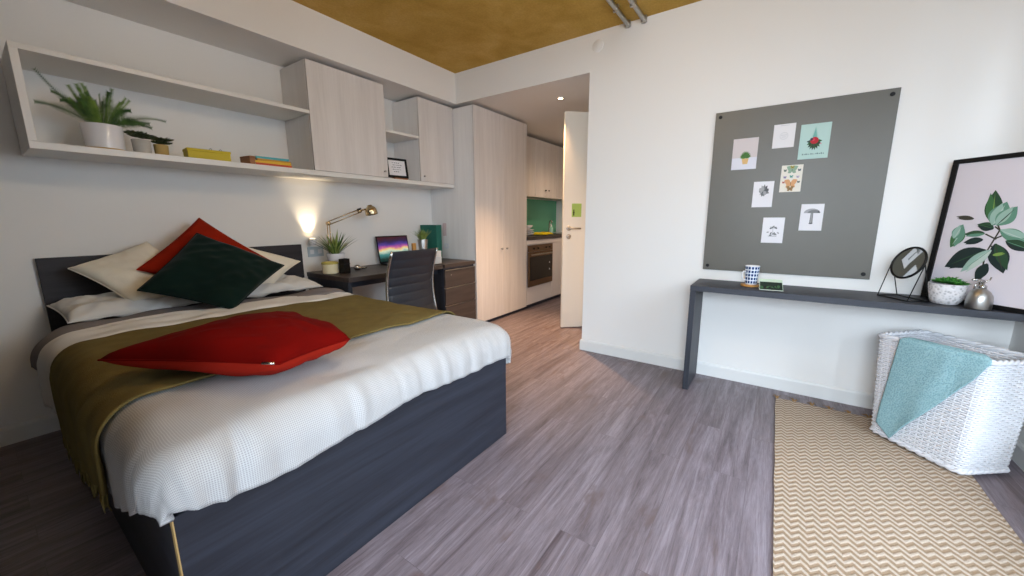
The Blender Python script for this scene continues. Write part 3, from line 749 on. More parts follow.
bx((-.018, -.06, 0), (.018, .06, .045)).build('body', WD, tb, bevel=.002); bx((-.019, -.061, .0455), (.019, .061, .058)).build('lid', WD, tb, bevel=.002)
bpy.data.objects[tb.name].location.x = 1.258

pf = thing('photo_frame', 'small black framed print on a stand between the wall cabinets', 'picture frame', (2.62, 3.21, ST + .028), (radians(-10), 0, radians(-10)))
m = MB().box((-.115, -.008, 0), (.115, .008, .022)).box((-.115, -.008, .173), (.115, .008, .195)).box((-.115, -.008, .022), (-.093, .008, .173)).box((.093, -.008, .022), (.115, .008, .173))
m.build('frame', M['black'], pf, bevel=.002)
ins = bx((-.094, -.002, .02), (.094, .004, .175)).build('print', M['paper'], pf)
m = MB()
for r, (a, b) in enumerate(((-.05, .02), (-.045, .05), (-.06, .03), (-.05, .04), (-.04, .01))):
    x = a
    while x < b: m.box((x, -.0030, .145 - r * .022), (x + random.uniform(.008, .016), -.0022, .151 - r * .022)); x += .021
m.build('printed_lines', plain('ink_grey', (90, 90, 96), .8), ins)
ps = tag(bx((2.55, 3.17, ST + .001), (2.71, 3.25, ST + .024)).build('display_block', WD, None, bevel=.004), 'small wooden block under the black photo frame', 'block')

# ------------------------------------------------------------------ things on the desk
z0 = DZ + .001
fp = thing('potted_plant', 'spiky green plant in a round white pot on the desk', 'plant', (1.94, 3.31, z0))
pot(MB(), .055, .077, .165).build('pot', M['white_cer'], fp, smooth='auto'); MB().lathe([(0, .155), (.072, .153)], n=20).build('soil', M['soil'], fp)
m = MB(); m2 = MB()
for k in range(46):
    az = random.uniform(0, 2 * pi); blade(m if k % 3 else m2, (.02 * cos(az), .02 * sin(az), .155), az, random.uniform(.15, .25), random.uniform(.12, .75), .0085)
for az, L in ((pi * 1.05, .25), (pi * .93, .20), (.1, .21), (-.25, .19), (2.6, .17)):
    blade(m2, (.02 * cos(az), .02 * sin(az), .155), az, L * .85, 1.15, .009, .15)
m.build('leaves', M['grassy'], fp); m2.build('outer_leaves', M['fern'], fp)
cb = thing('candle_bowl', 'shallow cream bowl with yellow rim on the corner of the desk', 'bowl', (1.815, 3.20, z0))
MB().lathe([(0, 0), (.055, 0), (.064, .006), (.066, .085), (.060, .085), (.058, .06), (0, .058)], n=36).build('body', plain('cream_glaze', (232, 222, 186), .35), cb, smooth='auto')
MB().lathe([(.0665, .085), (.069, .088), (.069, .100), (.062, .102), (.058, .094), (.058, .085)], n=36).build('rim', plain('mustard_glaze', (190, 174, 82), .4), cb, smooth=True)
MB().lathe([(0, .0585), (.056, .060), (.056, .066), (0, .066)], n=30).build('wax', plain('wax', (240, 226, 190), .5), cb)
bc = thing('pencil_cup', 'plain square black cup in front of the plant pot', 'cup', (1.905, 3.125, z0), (0, 0, radians(12)))
MB().box((-.04, -.04, 0), (.04, .04, .006)).box((-.04, -.04, .006), (-.035, .04, .15)).box((.035, -.04, .006), (.04, .04, .15)).box((-.035, -.04, .006), (.035, -.035, .15)).box((-.035, .035, .006), (.035, .04, .15)).build('body', M['black'], bc, bevel=.002).scale = (.8, .8, .85)
MB().box((-.034, -.034, .08), (.034, .034, .085)).build('lining', M['dark'], bc)
sv = thing('tape_dispenser', 'little silver ornament lying beside the black cup', 'ornament', (2.09, 3.22, z0))
MB().lathe([(0, 0), (.022, .0), (.03, .018), (.026, .038), (.012, .048), (0, .05)], n=24).build('body', M['chrome'], sv, smooth=True)
MB().tube([(.02, 0, .012), (.07, 0, .014), (.105, .01, .012)], [.010, .012, .006], 12).build('tail', M['chrome'], sv, smooth=True)
sv.name = 'silver_ornament'
# lamp
lp = thing('desk_lamp', 'brass swing-arm desk lamp rising behind the desk plant', 'lamp', (1.955, 3.425, z0))
MB().lathe([(0, 0), (.043, 0), (.045, .006), (.040, .016), (.016, .026), (.012, .04), (0, .04)], n=32).build('base', M['brass'], lp, smooth=True)
e = Vector((-.04, -.08, .435)); h = Vector((.225, -.17, .548))
def bar2(a, b, off, r=.0045):
    m = MB(); m.tube([a + off, b + off], r, 8).tube([a - off, b - off], r, 8); return m
bar2(Vector((0, 0, .035)), e, Vector((.011, 0, 0))).build('lower_arm', M['brass'], lp, smooth=True)
bar2(e, h, Vector((-.006, 0, .013))).build('upper_arm', M['brass'], lp, smooth=True)
m = MB()
for c in (e, h): MB().lathe([(0, -.014), (.017, -.014), (.019, 0), (.017, .014), (0, .014)], n=18, T=Matrix.Translation(c) @ Matrix.Rotation(radians(90), 4, 'X')).build('joint', M['brass'], lp, smooth=True)
MB().tube([h, h + Vector((.055, -.015, .018))], .008, 8).build('neck', M['brass'], lp, smooth=True)
m = MB().lathe([(0, 0), (.008, 0), (.009, .02), (0, .022)], n=10, T=Matrix.Translation(h + Vector((-.015, -.012, .01))) @ Matrix.Rotation(radians(65), 4, 'X')).tube([h + Vector((-.03, -.01, .012)), h + Vector((.012, -.01, .025))], .006, 6)
m.build('wing_nut', M['black'], lp, smooth=True)
HT = Matrix.Translation(h + Vector((.105, -.03, -.004))) @ Matrix.Rotation(radians(-14), 4, 'Y')
pr = [(.016, .062), (.024, .060)] + [(.056 * sin(a), .056 * cos(a)) for a in [radians(25 + i * 9) for i in range(9)]] + [(.058, -.016), (.056, -.030), (.052, -.030), (.053, 0), (.045, .03), (.012, .055)]
MB().lathe(pr, n=32, T=HT).build('lamp_shade', M['brass'], lp, smooth=True)
MB().lathe([(0, -.02), (.012, -.018), (.022, 0), (.018, .022), (.010, .04)], n=18, T=HT).build('bulb', M['white_cer'], lp, smooth=True)

# laptop
lt = thing('laptop', 'open black laptop showing a purple and teal landscape on its screen', 'laptop', (2.66, 3.37, z0), (0, 0, radians(-2)))
bx((-.195, -.235, 0), (.195, -.002, .015)).build('base', M['black'], lt, bevel=.003)
m = MB()
for r in range(5):
    for c in range(13): m.box((-.165 + c * .0255, -.12 + r * .021, .0151), (-.165 + c * .0255 + .022, -.12 + r * .021 + .017, .0168))
m.build('keyboard', plain('key_grey', (46, 46, 50), .5), lt)
sc = bpy.data.objects.new('lid', None)
T = Matrix.Rotation(radians(-10), 4, 'X')
m = MB().box((-.2, 0, .014), (.2, .008, .30), T); ldo = m.build('lid', M['black'], lt, bevel=.003)
t = NT('laptop_display'); tc = t.n.new('ShaderNodeTexCoord'); sep = t.n.new('ShaderNodeSeparateXYZ'); t.link(tc.outputs['UV'], sep.inputs[0])
nz = t.noise(tc.outputs['UV'], 3.2, 5, .6); vv = t.math('ADD', sep.outputs[1], t.math('MULTIPLY', t.math('SUBTRACT', nz, .5), .32))
vv = t.math('SUBTRACT', vv, t.math('MULTIPLY', sep.outputs[0], .05))
c = t.ramp(vv, [(.08, lin((14, 44, 40))), (.28, lin((60, 130, 128))), (.40, lin((200, 214, 190))), (.47, lin((236, 196, 120))), (.54, lin((186, 90, 150))), (.66, lin((72, 52, 140))), (.80, lin((34, 22, 62))), (.95, lin((60, 10, 26)))])
t.base((0.01, 0.01, 0.01)); t.link(c, t.b.inputs['Emission Color']); t.set(estr=.9, rough=.2)
MB().grid(lambda u, v: (-.189 + .378 * u, -.0012, .03 + .257 * v), 2, 2, T, uv=lambda u, v: (u, v)).build('screen', t.m, ldo)
# teal box, books, small plant, wooden stand
tx = thing('file_box', 'tall teal box file standing on the drawer chest', 'box file', (3.105, 3.285, .791), (0, 0, 0))
m = MB().box((-.04, -.13, 0), (.04, .13, .004)).box((-.04, -.13, .004), (-.036, .13, .40)).box((.036, -.13, .004), (.04, .13, .40)).box((-.036, -.13, .004), (.036, -.126, .40)).box((-.036, .126, .004), (.036, .13, .40)).box((-.036, -.126, .36), (.036, .126, .364))
m.build('body', M['teal'], tx, bevel=.001)
MB().lathe([(.010, 0), (.014, 0), (.014, .002), (.010, .002)], n=20, T=Matrix.Translation((0, -.130, .08)) @ Matrix.Rotation(radians(90), 4, 'X')).build('pull_ring', M['chrome'], tx)
zz = .791
for k, (w, h, c, lb) in enumerate(((.20, .07, (196, 206, 214), 'pale blue box lowest in the stack behind the chair'), (.19, .065, (214, 218, 220), 'white box on top of the pale blue one behind the chair'))):
    o = thing('gift_box', lb, 'box', (2.80, 3.0, zz), (0, 0, radians(4 - 6 * k)))
    bx((-w / 2, -.08, 0), (w / 2, .08, h - .018)).build('body', plain('box_card_%d' % k, c, .6), o, bevel=.002)
    bx((-w / 2 - .002, -.082, h - .018), (w / 2 + .002, .082, h - .001)).build('lid', plain('box_lid_%d' % k, c, .55), o, bevel=.002); zz += h
    if k == 0: o.location.x = 2.80
sp_ = thing('potted_grass', 'small tufty green plant in a silver bucket beside the teal box', 'plant', (2.715, 3.0, zz))
pot(MB(), .040, .052, .125, 28).build('pot', M['steel'], sp_, smooth='auto'); MB().lathe([(0, .115), (.046, .114)], n=18).build('soil', M['soil'], sp_)
m = MB()
for k in range(90):
    az = random.uniform(0, 2 * pi); rr = random.uniform(0, .03); blade(m, (rr * cos(az), rr * sin(az), .113), az, random.uniform(.08, .14), random.uniform(.1, .8), .004)
m.build('leaves', M['grassy'], sp_)
wb = thing('wooden_tablet', 'small upright tan wooden block right of the laptop', 'ornament', (2.56, 2.96, z0), (0, 0, radians(5)))
WT = laminate('tan_wood', (176, 122, 60), (208, 156, 84), 'z', .5, 30)
bx((-.028, -.03, 0), (.028, .03, .022)).build('base', WT, wb, bevel=.002); bx((-.024, -.010, .0225), (.024, .010, .235)).build('panel', WT, wb, bevel=.004)

# wall fittings by the bed
so = thing('socket_plate', 'pale double socket plate on the wall above the bed corner', 'socket', (1.845, YB, .965))
bx((-.073, -.009, -.045), (.073, -.001, .045)).build('plate', plain('socket_grey', (176, 188, 196), .3), so, bevel=.003)
for x in (-.036, .036): bx((x - .018, -.0125, -.02), (x + .018, -.0095, .02)).build('switch', M['white_cer'], so, bevel=.001)
up = thing('wall_uplight', 'small white wall light throwing a warm beam upwards by the headboard', 'wall light', (1.80, YB, 1.06))
MB().lathe([(.010, -.03), (.026, -.028), (.030, .0), (.030, .028), (.026, .028), (.026, .005), (0, .004)], (0, -.056, 0), 24).box((-.012, -.032, -.015), (.012, -.001, .015)).build('lamp_housing', M['white_cer'], up, smooth='auto')
MB().lathe([(0, .012), (.024, .012)], (0, -.056, 0), 20).build('lamp_disc', emit('warm_bulb', (255, 226, 176), 30), up)
sw = thing('wardrobe_switch', 'white round switch on the wardrobe side above the drawers', 'switch', (3.311, 3.24, .94))
bx((-.006, -.035, -.03), (-.001, .035, .03)).build('plate', M['white_cer'], sw, bevel=.002); MB().lathe([(0, 0), (.013, 0), (.012, .004), (0, .005)], n=20, T=Matrix.Translation((-.006, 0, 0)) @ Matrix.Rotation(radians(-90), 4, 'Y')).build('button', M['white_lam'], sw, smooth='auto')
tag(bx((3.3065, 3.238, 1.06), (3.3095, 3.292, 1.21)).build('pinned_card', plain('faded_pink_paper', (206, 186, 186), .7), None), 'narrow pinkish note stuck on the wardrobe side', 'note')

# ------------------------------------------------------------------ wall bench under the pinboard
bn = thing('console_shelf', 'long slim charcoal console shelf along the wall under the grey board', 'console', (XR, .465, 0))
boxo('shelf_top', (2.90, YW + .002, .747), (XR - .0015, .465, DZ), M['char_y'], bn, .0015)
boxo('leg', (2.90, .428, .002), (XR - .016, .464, .7465), M['char_z'], bn, .0015)
# pinboard
pb = thing('glass_board', 'large grey glass noticeboard with dark corner fixings on the wall', 'noticeboard', (XR, 0, 1.43))
boxo('panel', (3.277, -.522, .862), (3.284, .447, 2.008), M['glass_board'], pb, .001)
for y in (.415, -.488):
    for zc in (.895, 1.975):
        MB().lathe([(0, 0), (.012, 0), (.012, .010), (.010, .012), (0, .012)], n=20, T=Matrix.Translation((3.2835, y, zc)) @ Matrix.Rotation(radians(-90), 4, 'Y')).build('corner_fixing', M['black'], pb, world=True, smooth='auto')

INK = {}
def ink(c):
    if c not in INK: INK[c] = plain('ink_%d_%d_%d' % c, c, .75)
    return INK[c]
def leafshape(cx, cy, L, W, ang, n=10):
    """pointed leaf outline, base at cx, cy"""
    pts = []
    for k in range(n + 1): s = k / n; pts.append((L * s, W * .5 * sin(pi * s ** .85)))
    for k in range(n - 1, 0, -1): s = k / n; pts.append((L * s, -W * .5 * sin(pi * s ** .85)))
    c, s_ = cos(ang), sin(ang); return [(cx + p * c - q * s_, cy + p * s_ + q * c) for p, q in pts]
def disc(cx, cy, rx, ry, n=14, a0=0, a1=2 * pi):
    return [(cx + rx * cos(a0 + (a1 - a0) * k / n), cy + ry * sin(a0 + (a1 - a0) * k / n)) for k in range(n + (0 if a1 - a0 > 6.2 else 1))]
def rect(x0, y0, x1, y1): return [(x0, y0), (x1, y0), (x1, y1), (x0, y1)]
def card(tl, w, h, bg, shapes, label, rot=0):
    """tl = (y, z) of the top-left corner seen from the room; shapes in card units, x right, y up"""
    o = thing('postcard', label, 'card', (3.2765, tl[0], tl[1]), (radians(rot), 0, 0), group=None)
    bx((-.002, -w, -h), (-.0006, 0, 0)).build('paper', plain('card_stock', bg, .7), o)
    cols = []; m = MB(); d = .0021
    for c, pts in shapes:
        if c not in cols: cols.append(c)
        m.cur = cols.index(c); m.poly([(-d, -x * w, -h + y * h) for x, y in pts]); d += .000035
    if shapes: m.build('printed_picture', [ink(c) for c in cols], o)
    return o
G1, G2, PK, RD, TN = (46, 84, 40), (80, 130, 60), (206, 190, 188), (176, 30, 44), (214, 178, 120)
sh1 = [((206, 196, 196), rect(.0, .38, 1, 1)), ((216, 216, 226), rect(0, 0, 1, .38)), (TN, [(.40, .35), (.68, .35), (.64, .17), (.45, .17)])]
for k in range(15): sh1.append((G1 if k % 2 else G2, leafshape(.54, .36, .24, .05, radians(12 + k * 11.5))))
card((.317, 1.811), .153, .213, (206, 196, 196), sh1, 'pink and white card with a potted green plant, leftmost on the grey board')
sh2 = [((206, 206, 208), disc(.5, .5, .20, .16, a1=2 * pi)), ((222, 220, 222), disc(.5, .5, .17, .13)), ((200, 200, 204), rect(.36, .52, .64, .55)), ((200, 200, 204), rect(.40, .44, .60, .47)), ((190, 190, 196), rect(.3, .93, .7, .95))]
card((.082, 1.877), .121, .153, (224, 222, 224), sh2, 'nearly blank white card with a faint grey emblem, topmost left on the board')
sh3 = [((150, 190, 180), [(.50, .92), (.32, .42), (.34, .42), (.505, .90)]), ((150, 190, 180), [(.50, .92), (.68, .42), (.66, .42), (.495, .90)]), ((110, 170, 160), [(.50, .88), (.42, .6), (.58, .6)])]
for k in range(10): sh3.append((G1 if k % 2 else (40, 60, 50), leafshape(.5, .5, .26, .09, radians(180 + k * 20))))
sh3 += [(RD, disc(.5, .52, .14, .10)), ((206, 60, 80), disc(.46, .55, .06, .045)), ((70, 40, 60), disc(.40, .56, .05, .04)), ((210, 150, 160), disc(.72, .42, .03, .02))]
x = .14
for wv in (.05, .03, .06, .04, 0, .05, .04, 0, .03, .06, .04, .05, .04):
    if wv: sh3.append(((86, 110, 112), rect(x, .12, x + wv * .8, .15 + .01 * (wv > .045))))
    x += wv + .018 if wv else .03
card((-.068, 1.858), .157, .220, (178, 206, 200), sh3, 'larger mint green card with a red hanging plant above a line of small lettering')
sh4 = []
for cx, cy, s_, c in ((.5, .82, .30, (140, 166, 144)), (.5, .30, .34, (214, 160, 112)), (.5, .92, .12, (150, 140, 60)), (.18, .80, .09, (90, 110, 100)), (.84, .80, .09, (60, 80, 90)), (.2, .55, .09, (130, 120, 160)), (.8, .55, .09, (180, 170, 190)), (.5, .57, .1, (90, 150, 140)), (.16, .36, .08, (170, 80, 70)), (.86, .36, .08, (80, 90, 80)), (.5, .12, .2, (150, 120, 80))):
    for sg in (0, pi): 
        sh4.append((c, leafshape(cx, cy, s_, s_ * .62, sg + (.45 if sg == 0 else -.45)))); sh4.append((c, leafshape(cx, cy, s_ * .75, s_ * .5, sg + (-.5 if sg == 0 else .5))))
    sh4.append(((60, 50, 40), rect(cx - .008, cy - s_ * .22, cx + .008, cy + s_ * .2)))
card((.012, 1.606), .118, .177, (226, 220, 208), sh4, 'cream card covered with green and orange butterflies in the middle of the board')
GR = [(120, 122, 124), (160, 160, 162), (84, 86, 90)]
sh5 = [(GR[k % 3], leafshape(.52, .62, .30 - .01 * k, .13, radians(-15 + k * 33))) for k in range(11)] + [(GR[1], disc(.4, .68, .12, .07)), (GR[2], disc(.68, .66, .09, .06))]
card((.165, 1.507), .120, .177, (226, 224, 228), sh5, 'white card with a grey leafy sketch left of the butterfly card')
sh6 = [(GR[1], disc(.5, .66, .36, .17, a0=0, a1=pi)), (GR[0], disc(.58, .66, .27, .12, a0=0, a1=pi)), (GR[2], [(.72, .66), (.86, .66), (.78, .76)]), (GR[0], [(.45, .66), (.56, .66), (.58, .26), (.43, .26)]), (GR[1], [(.49, .66), (.52, .66), (.52, .3), (.48, .3)]), (GR[2], disc(.5, .27, .09, .025))]
card((-.123, 1.345), .122, .176, (226, 224, 228), sh6, 'white card with a grey mushroom drawing, lowest right of the cards')
sh7 = []
for k in range(12): sh7.append((GR[k % 3], leafshape(.34 + .12 * (k % 4), .30 + .13 * (k // 4), .14, .06, radians(k * 47))))
sh7 += [(GR[2], rect(.3, .26, .7, .275)), (GR[2], rect(.36, .62, .68, .635)), (GR[0], rect(.5, .3, .515, .62))]
card((.085, 1.257), .126, .177, (226, 224, 228), sh7, 'white card with small scattered grey sprigs, lowest of all the cards')

# mug on coaster
zb = DZ + .001
co = tag(MB().lathe([(0, 0), (.056, 0), (.058, .003), (.058, .010), (.056, .012), (0, .012)], (3.10, .115, zb), 36).build('coaster', WT, None, smooth='auto'), 'round wooden coaster under the blue patterned mug', 'coaster')
mg = thing('mug', 'white mug with a blue geometric pattern on the wooden coaster', 'mug', (3.10, .112, zb + .0125), (0, 0, radians(20)))
t = NT('blue_pattern_glaze'); tc = t.n.new('ShaderNodeTexCoord'); sep = t.n.new('ShaderNodeSeparateXYZ'); t.link(tc.outputs['UV'], sep.inputs[0])
a = t.math('PINGPONG', t.math('MULTIPLY', sep.outputs[0], 14.), .5); b_ = t.math('PINGPONG', t.math('MULTIPLY', sep.outputs[1], 5.), .5)
f = t.math('GREATER_THAN', t.math('MINIMUM', a, b_), .13); g = t.math('GREATER_THAN', t.math('ADD', a, b_), .62)
c = t.mix(f, lin((226, 230, 236)), t.mix(g, lin((60, 104, 160)), lin((28, 50, 96)))); t.base(c); t.set(rough=.2)
MB().grid(lambda u, v: ((.036 + .009 * v) * cos(2 * pi * u), (.036 + .009 * v) * sin(2 * pi * u), .006 + .122 * v), 48, 8, uv=lambda u, v: (u, v)).build('body', t.m, mg, smooth=True, weld=False)
MB().lathe([(0, 0), (.034, 0), (.036, .006), (.0358, .007)], n=48).lathe([(.0452, .128), (.0445, .131), (.042, .130), (.034, .012), (0, .010)], n=48).build('lining', M['white_cer'], mg, smooth=True)
MB().tube([(.0 - .038, 0, .09), (-.058, 0, .092), (-.068, 0, .075), (-.066, 0, .045), (-.052, 0, .030), (-.036, 0, .032)], .005, 8, T=Matrix.Rotation(radians(-75), 4, 'Z')).build('handle', M['white_cer'], mg, smooth=True)
lf = thing('folded_leaflet', 'small dark green printed leaflet lying folded beside the mug', 'leaflet', (3.03, -.005, zb), (0, 0, radians(6)))
m = MB().prism([(-.055, -.065, 0), (-.055, -.065, .0016), (.05, -.065, .060), (.05, -.065, .058)], (0, .13, 0)); m.build('front_leaf', ink((196, 212, 190)), lf)
bx((-.056, -.066, -.0), (.058, .066, .0012)).build('back_leaf', ink((222, 222, 214)), lf)
m = MB(); cols = [(24, 40, 30), (60, 96, 60), (14, 20, 20)]
def on_leaf(x, y): return (-.055 + x * .105 - .0002, .065 - y * .13, .0016 + x * .0584 + .0007)
m.cur = 0; m.poly([on_leaf(*p) for p in rect(.02, .02, .72, .98)])
for k in range(9):
    m.cur = 1 + k % 2; m.add([tuple(Vector(on_leaf(*p)) + Vector((0, 0, .0004 + .0001 * k))) for p in leafshape(.06 + .05 * k, .1 + .09 * k, .3, .14, .4 * k)], [tuple(range(20))])
m.build('printed_picture', [ink(c) for c in cols], lf)
# mirror
mr = thing('vanity_mirror', 'round tilting mirror on a thin black wire stand on the console', 'mirror', (3.10, -.66, zb))
nrm = Vector((-.47, .81, .34)).normalized(); c0 = Vector((-.03, .02, .212))
q = nrm.to_track_quat('Z', 'Y').to_matrix().to_4x4(); T = Matrix.Translation(c0) @ q
m = MB()
ring = [Vector((.092 * cos(a), .092 * sin(a), 0)) for a in [2 * pi * k / 40 for k in range(41)]]
m.tube([T @ p for p in ring], .0062, 8, cap=False); m.build('frame', M['black'], mr, smooth=True)
MB().lathe([(0, -.002), (.088, -.002), (.088, .001), (0, .0012)], n=40, T=T).build('mirror_glass', plain('mirror_silver', (200, 206, 206), .03, 1), mr)
MB().lathe([(0, -.004), (.088, -.004), (.088, -.0022), (0, -.0022)], n=40, T=T).build('backing', M['black'], mr)
m = MB()
ax = Vector((.81, .47, 0)).normalized(); fw = Vector((-.47, .81, 0)).normalized(); zf = -.2065
for sg in (1, -1):
    p = c0 + ax * sg * .099
    for g in (.055, -.055): m.tube([p, c0 + ax * sg * .095 + fw * g + Vector((0, 0, zf))], .0026, 6)
m.tube([c0 + ax * a * .095 + fw * b + Vector((0, 0, zf)) for a, b in ((1, .055), (-1, .055), (-1, -.055), (1, -.055), (1, .055))], .0045, 6)
m.build('stand', M['black'], mr, smooth=True)
# potted succulent and sprayer
t = NT('carved_white_pot'); v = t.coords(scale=(1, 1, 1)); vo = t.n.new('ShaderNodeTexVoronoi'); vo.inputs['Scale'].default_value = 70; t.link(v, vo.inputs['Vector'])
t.base(t.ramp(vo.outputs['Distance'], [(.2, lin((172, 168, 168))), (.5, lin((216, 212, 212)))])); t.bump(vo.outputs['Distance'], .8, .003); t.set(rough=.7)
o = thing('potted_succulent', 'bright green succulent in a carved white bowl on the console', 'plant', (3.035, -.80, zb))
MB().lathe([(0, 0), (.045, 0), (.052, .004), (.067, .03), (.073, .07), (.074, .112), (.069, .112), (.067, .096), (0, .094)], n=40).build('pot', t.m, o, smooth='auto')
m = MB()
for k in range(11):
    a = 2.4 * k; rr = .016 * sqrt(k); rosette(m, (cos(a) * rr, sin(a) * rr, .106 + random.uniform(0, .02)), .040 * random.uniform(.85, 1.15), 10, 4, .9)
m.build('leaves', M['succ_b'], o)
MB().lathe([(0, .096), (.066, .096)], n=20).build('soil', M['soil'], o)
o = thing('plant_mister', 'brushed steel plant mister standing before the framed poster', 'mister', (2.948, -.898, zb), (0, 0, radians(-60)))
MB().lathe([(0, 0), (.044, 0), (.047, .004), (.047, .045), (.044, .068), (.034, .090), (.020, .102), (.016, .112), (0, .112)], n=36).build('body', M['steel'], o, smooth=True)
MB().lathe([(0, .108), (.017, .108), (.017, .122), (.008, .126), (.007, .146), (0, .147)], n=20).tube([(0, 0, .142), (-.02, 0, .150), (-.052, 0, .152)], [.009, .0075, .005], 10).build('spray_head', M['chrome'], o, smooth=True)
MB().tube([(-.016, 0, .140), (-.032, 0, .128), (-.038, 0, .104)], [.0035, .0035, .003], 6).tube([(.012, 0, .14), (.03, 0, .15), (.034, 0, .165)], .003, 6).build('trigger', M['chrome'], o, smooth=True)

# framed poster leaning across the corner
an = atan2(-.652, -.758)      # the frame's width direction, from the pinboard wall to the window wall
PT = Vector((3.222, -.755, zb)); tilt = .06
pic = thing('framed_poster', 'large black framed poster of a rubber plant leaning across the corner', 'picture frame', PT, (0, 0, an))
# local: x along the width, +y into the corner?  the face looks along local -y
LT = Matrix.Rotation(-math.atan(tilt) * -1, 4, 'X')
PW, PH, FB = .49, .785, .024
S = Matrix.Rotation(math.atan(tilt), 4, 'X')      # top leans towards -y for positive; sign set below
face = -1
# frame normal towards the room is (-.652, .758): in local coords that is
nl = (Matrix.Rotation(-an, 4, 'Z') @ Vector((-.652, .758, 0))); face = 1 if nl.y > 0 else -1
S = Matrix.Rotation(math.atan(tilt) * face, 4, 'X')
def fy(a, b): return (min(a * face, b * face), max(a * face, b * face))
def pbx(m, x0, x1, z0_, z1, d0, d1):
    a, b = fy(d0, d1); m.box((x0, a, z0_), (x1, b, z1), S); return m
m = MB(); pbx(m, 0, PW, 0, FB, -.012, .012); pbx(m, 0, PW, PH - FB, PH, -.012, .012); pbx(m, 0, FB, FB, PH - FB, -.012, .012); pbx(m, PW - FB, PW, FB, PH - FB, -.012, .012)
m.build('frame', M['black'], pic, bevel=.0015)
pap = pbx(MB(), FB - .004, PW - FB + .004, FB - .004, PH - FB + .004, -.008, .002).build('print', plain('poster_paper', (216, 208, 214), .6), pic)
cols = [(36, 70, 44), (58, 104, 60), (96, 140, 118), (150, 180, 166), (22, 40, 38), (60, 56, 44), (120, 150, 70), (186, 200, 190)]
m = MB(); dd = [.0024]
def lf2(ci, x, z, L, W, ang):
    m.cur = ci; pts = leafshape(x, z, L, W, radians(ang)); m.add([S @ Vector((p, dd[0] * face, q)) for p, q in pts], [tuple(range(len(pts)))]); dd[0] += .00006
def leaf2(x, z, L, W, ang, c1, c2, mid_=3):
    """two-tone leaf with a mid rib"""
    lf2(c1, x, z, L, W, ang); lf2(c2, x + .004 * cos(radians(ang + 90)), z + .004 * sin(radians(ang + 90)), L * .93, W * .55, ang + 5); lf2(mid_, x, z, L * .9, W * .06, ang)
for (x0, z0_, x1, z1) in ((.262, .402, .231, .278), (.258, .355, .21, .381), (.231, .278, .241, .10), (.255, .36, .30, .39), (.24, .42, .262, .402), (.245, .32, .275, .30), (.262, .402, .235, .46)):
    m.cur = 5; d = Vector((x1 - x0, z1 - z0_)).normalized(); nn = Vector((-d.y, d.x)) * .0035
    m.add([S @ Vector((a, dd[0] * face, b)) for a, b in ((x0 - nn.x, z0_ - nn.y), (x1 - nn.x, z1 - nn.y), (x1 + nn.x, z1 + nn.y), (x0 + nn.x, z0_ + nn.y))], [(0, 1, 2, 3)]); dd[0] += .00006
def lbt(bx_, bz, tx_, tz, W, c1, c2, mid_=3):
    leaf2(bx_, bz, hypot(tx_ - bx_, tz - bz), W, math.degrees(atan2(tz - bz, tx_ - bx_)), c1, c2, mid_)
lbt(.224, .440, .205, .607, .070, 0, 1, 6)
lbt(.150, .461, .069, .472, .022, 5, 5, 5)
lbt(.262, .402, .380, .350, .060, 2, 3, 7)
lbt(.294, .348, .400, .306, .050, 4, 0, 2)
lbt(.210, .385, .122, .376, .034, 0, 2, 1)
lbt(.209, .353, .130, .330, .036, 4, 4, 0)
lbt(.118, .405, .078, .300, .060, 1, 2, 7)
lbt(.085, .350, .110, .430, .055, 2, 3, 7)
lbt(.258, .333, .320, .185, .080, 4, 0, 5)
lbt(.232, .300, .075, .190, .105, 4, 4, 0)
lbt(.251, .302, .150, .170, .052, 3, 7, 2)
lbt(.250, .230, .222, .130, .050, 4, 4, 4)
lbt(.262, .272, .308, .286, .014, 6, 6, 6)
lbt(.240, .410, .170, .430, .046, 0, 4, 1)
lbt(.232, .425, .262, .545, .085, 2, 3, 7)
lbt(.246, .425, .305, .520, .075, 2, 3, 4)
m.build('printed_plant', [ink(c) for c in cols], pap)

# ------------------------------------------------------------------ rug
rg = thing('rug', 'cream and tan zigzag flat-woven rug beside the console', 'rug', (2.0, -.505, 0))
RX1 = 3.10
def rug_fn(u, v):
    x = 1.15 + u * (RX1 - 1.15); y = -.905 + v * .795
    y += .004 * noise.noise(Vector((x * 6, v * 2, 0))); x += .006 * noise.noise(Vector((y * 7, u * 3, 1)))
    return (x, y, .0015)
m = MB().grid(rug_fn, 120, 50); m.build('weave', M['rug'], rg, world=True, solid=.008, soff=1)
FR = fabric('jute_fringe', (150, 116, 74), .1)
for k in range(9):
    m = MB(); y = -.89 + k * .0963; x = RX1 + .001
    for q in range(7):
        a = random.uniform(-.5, .5); L = random.uniform(.035, .075); m.tube([(x - .004, y + a * .008, .006), (x + L * .5, y + a * .03, .010 + random.uniform(0, .006)), (x + L, y + a * .07, .004)], [.003, .0024, .001], 5)
    m.build('tassel', FR, rg, world=True, smooth=True)

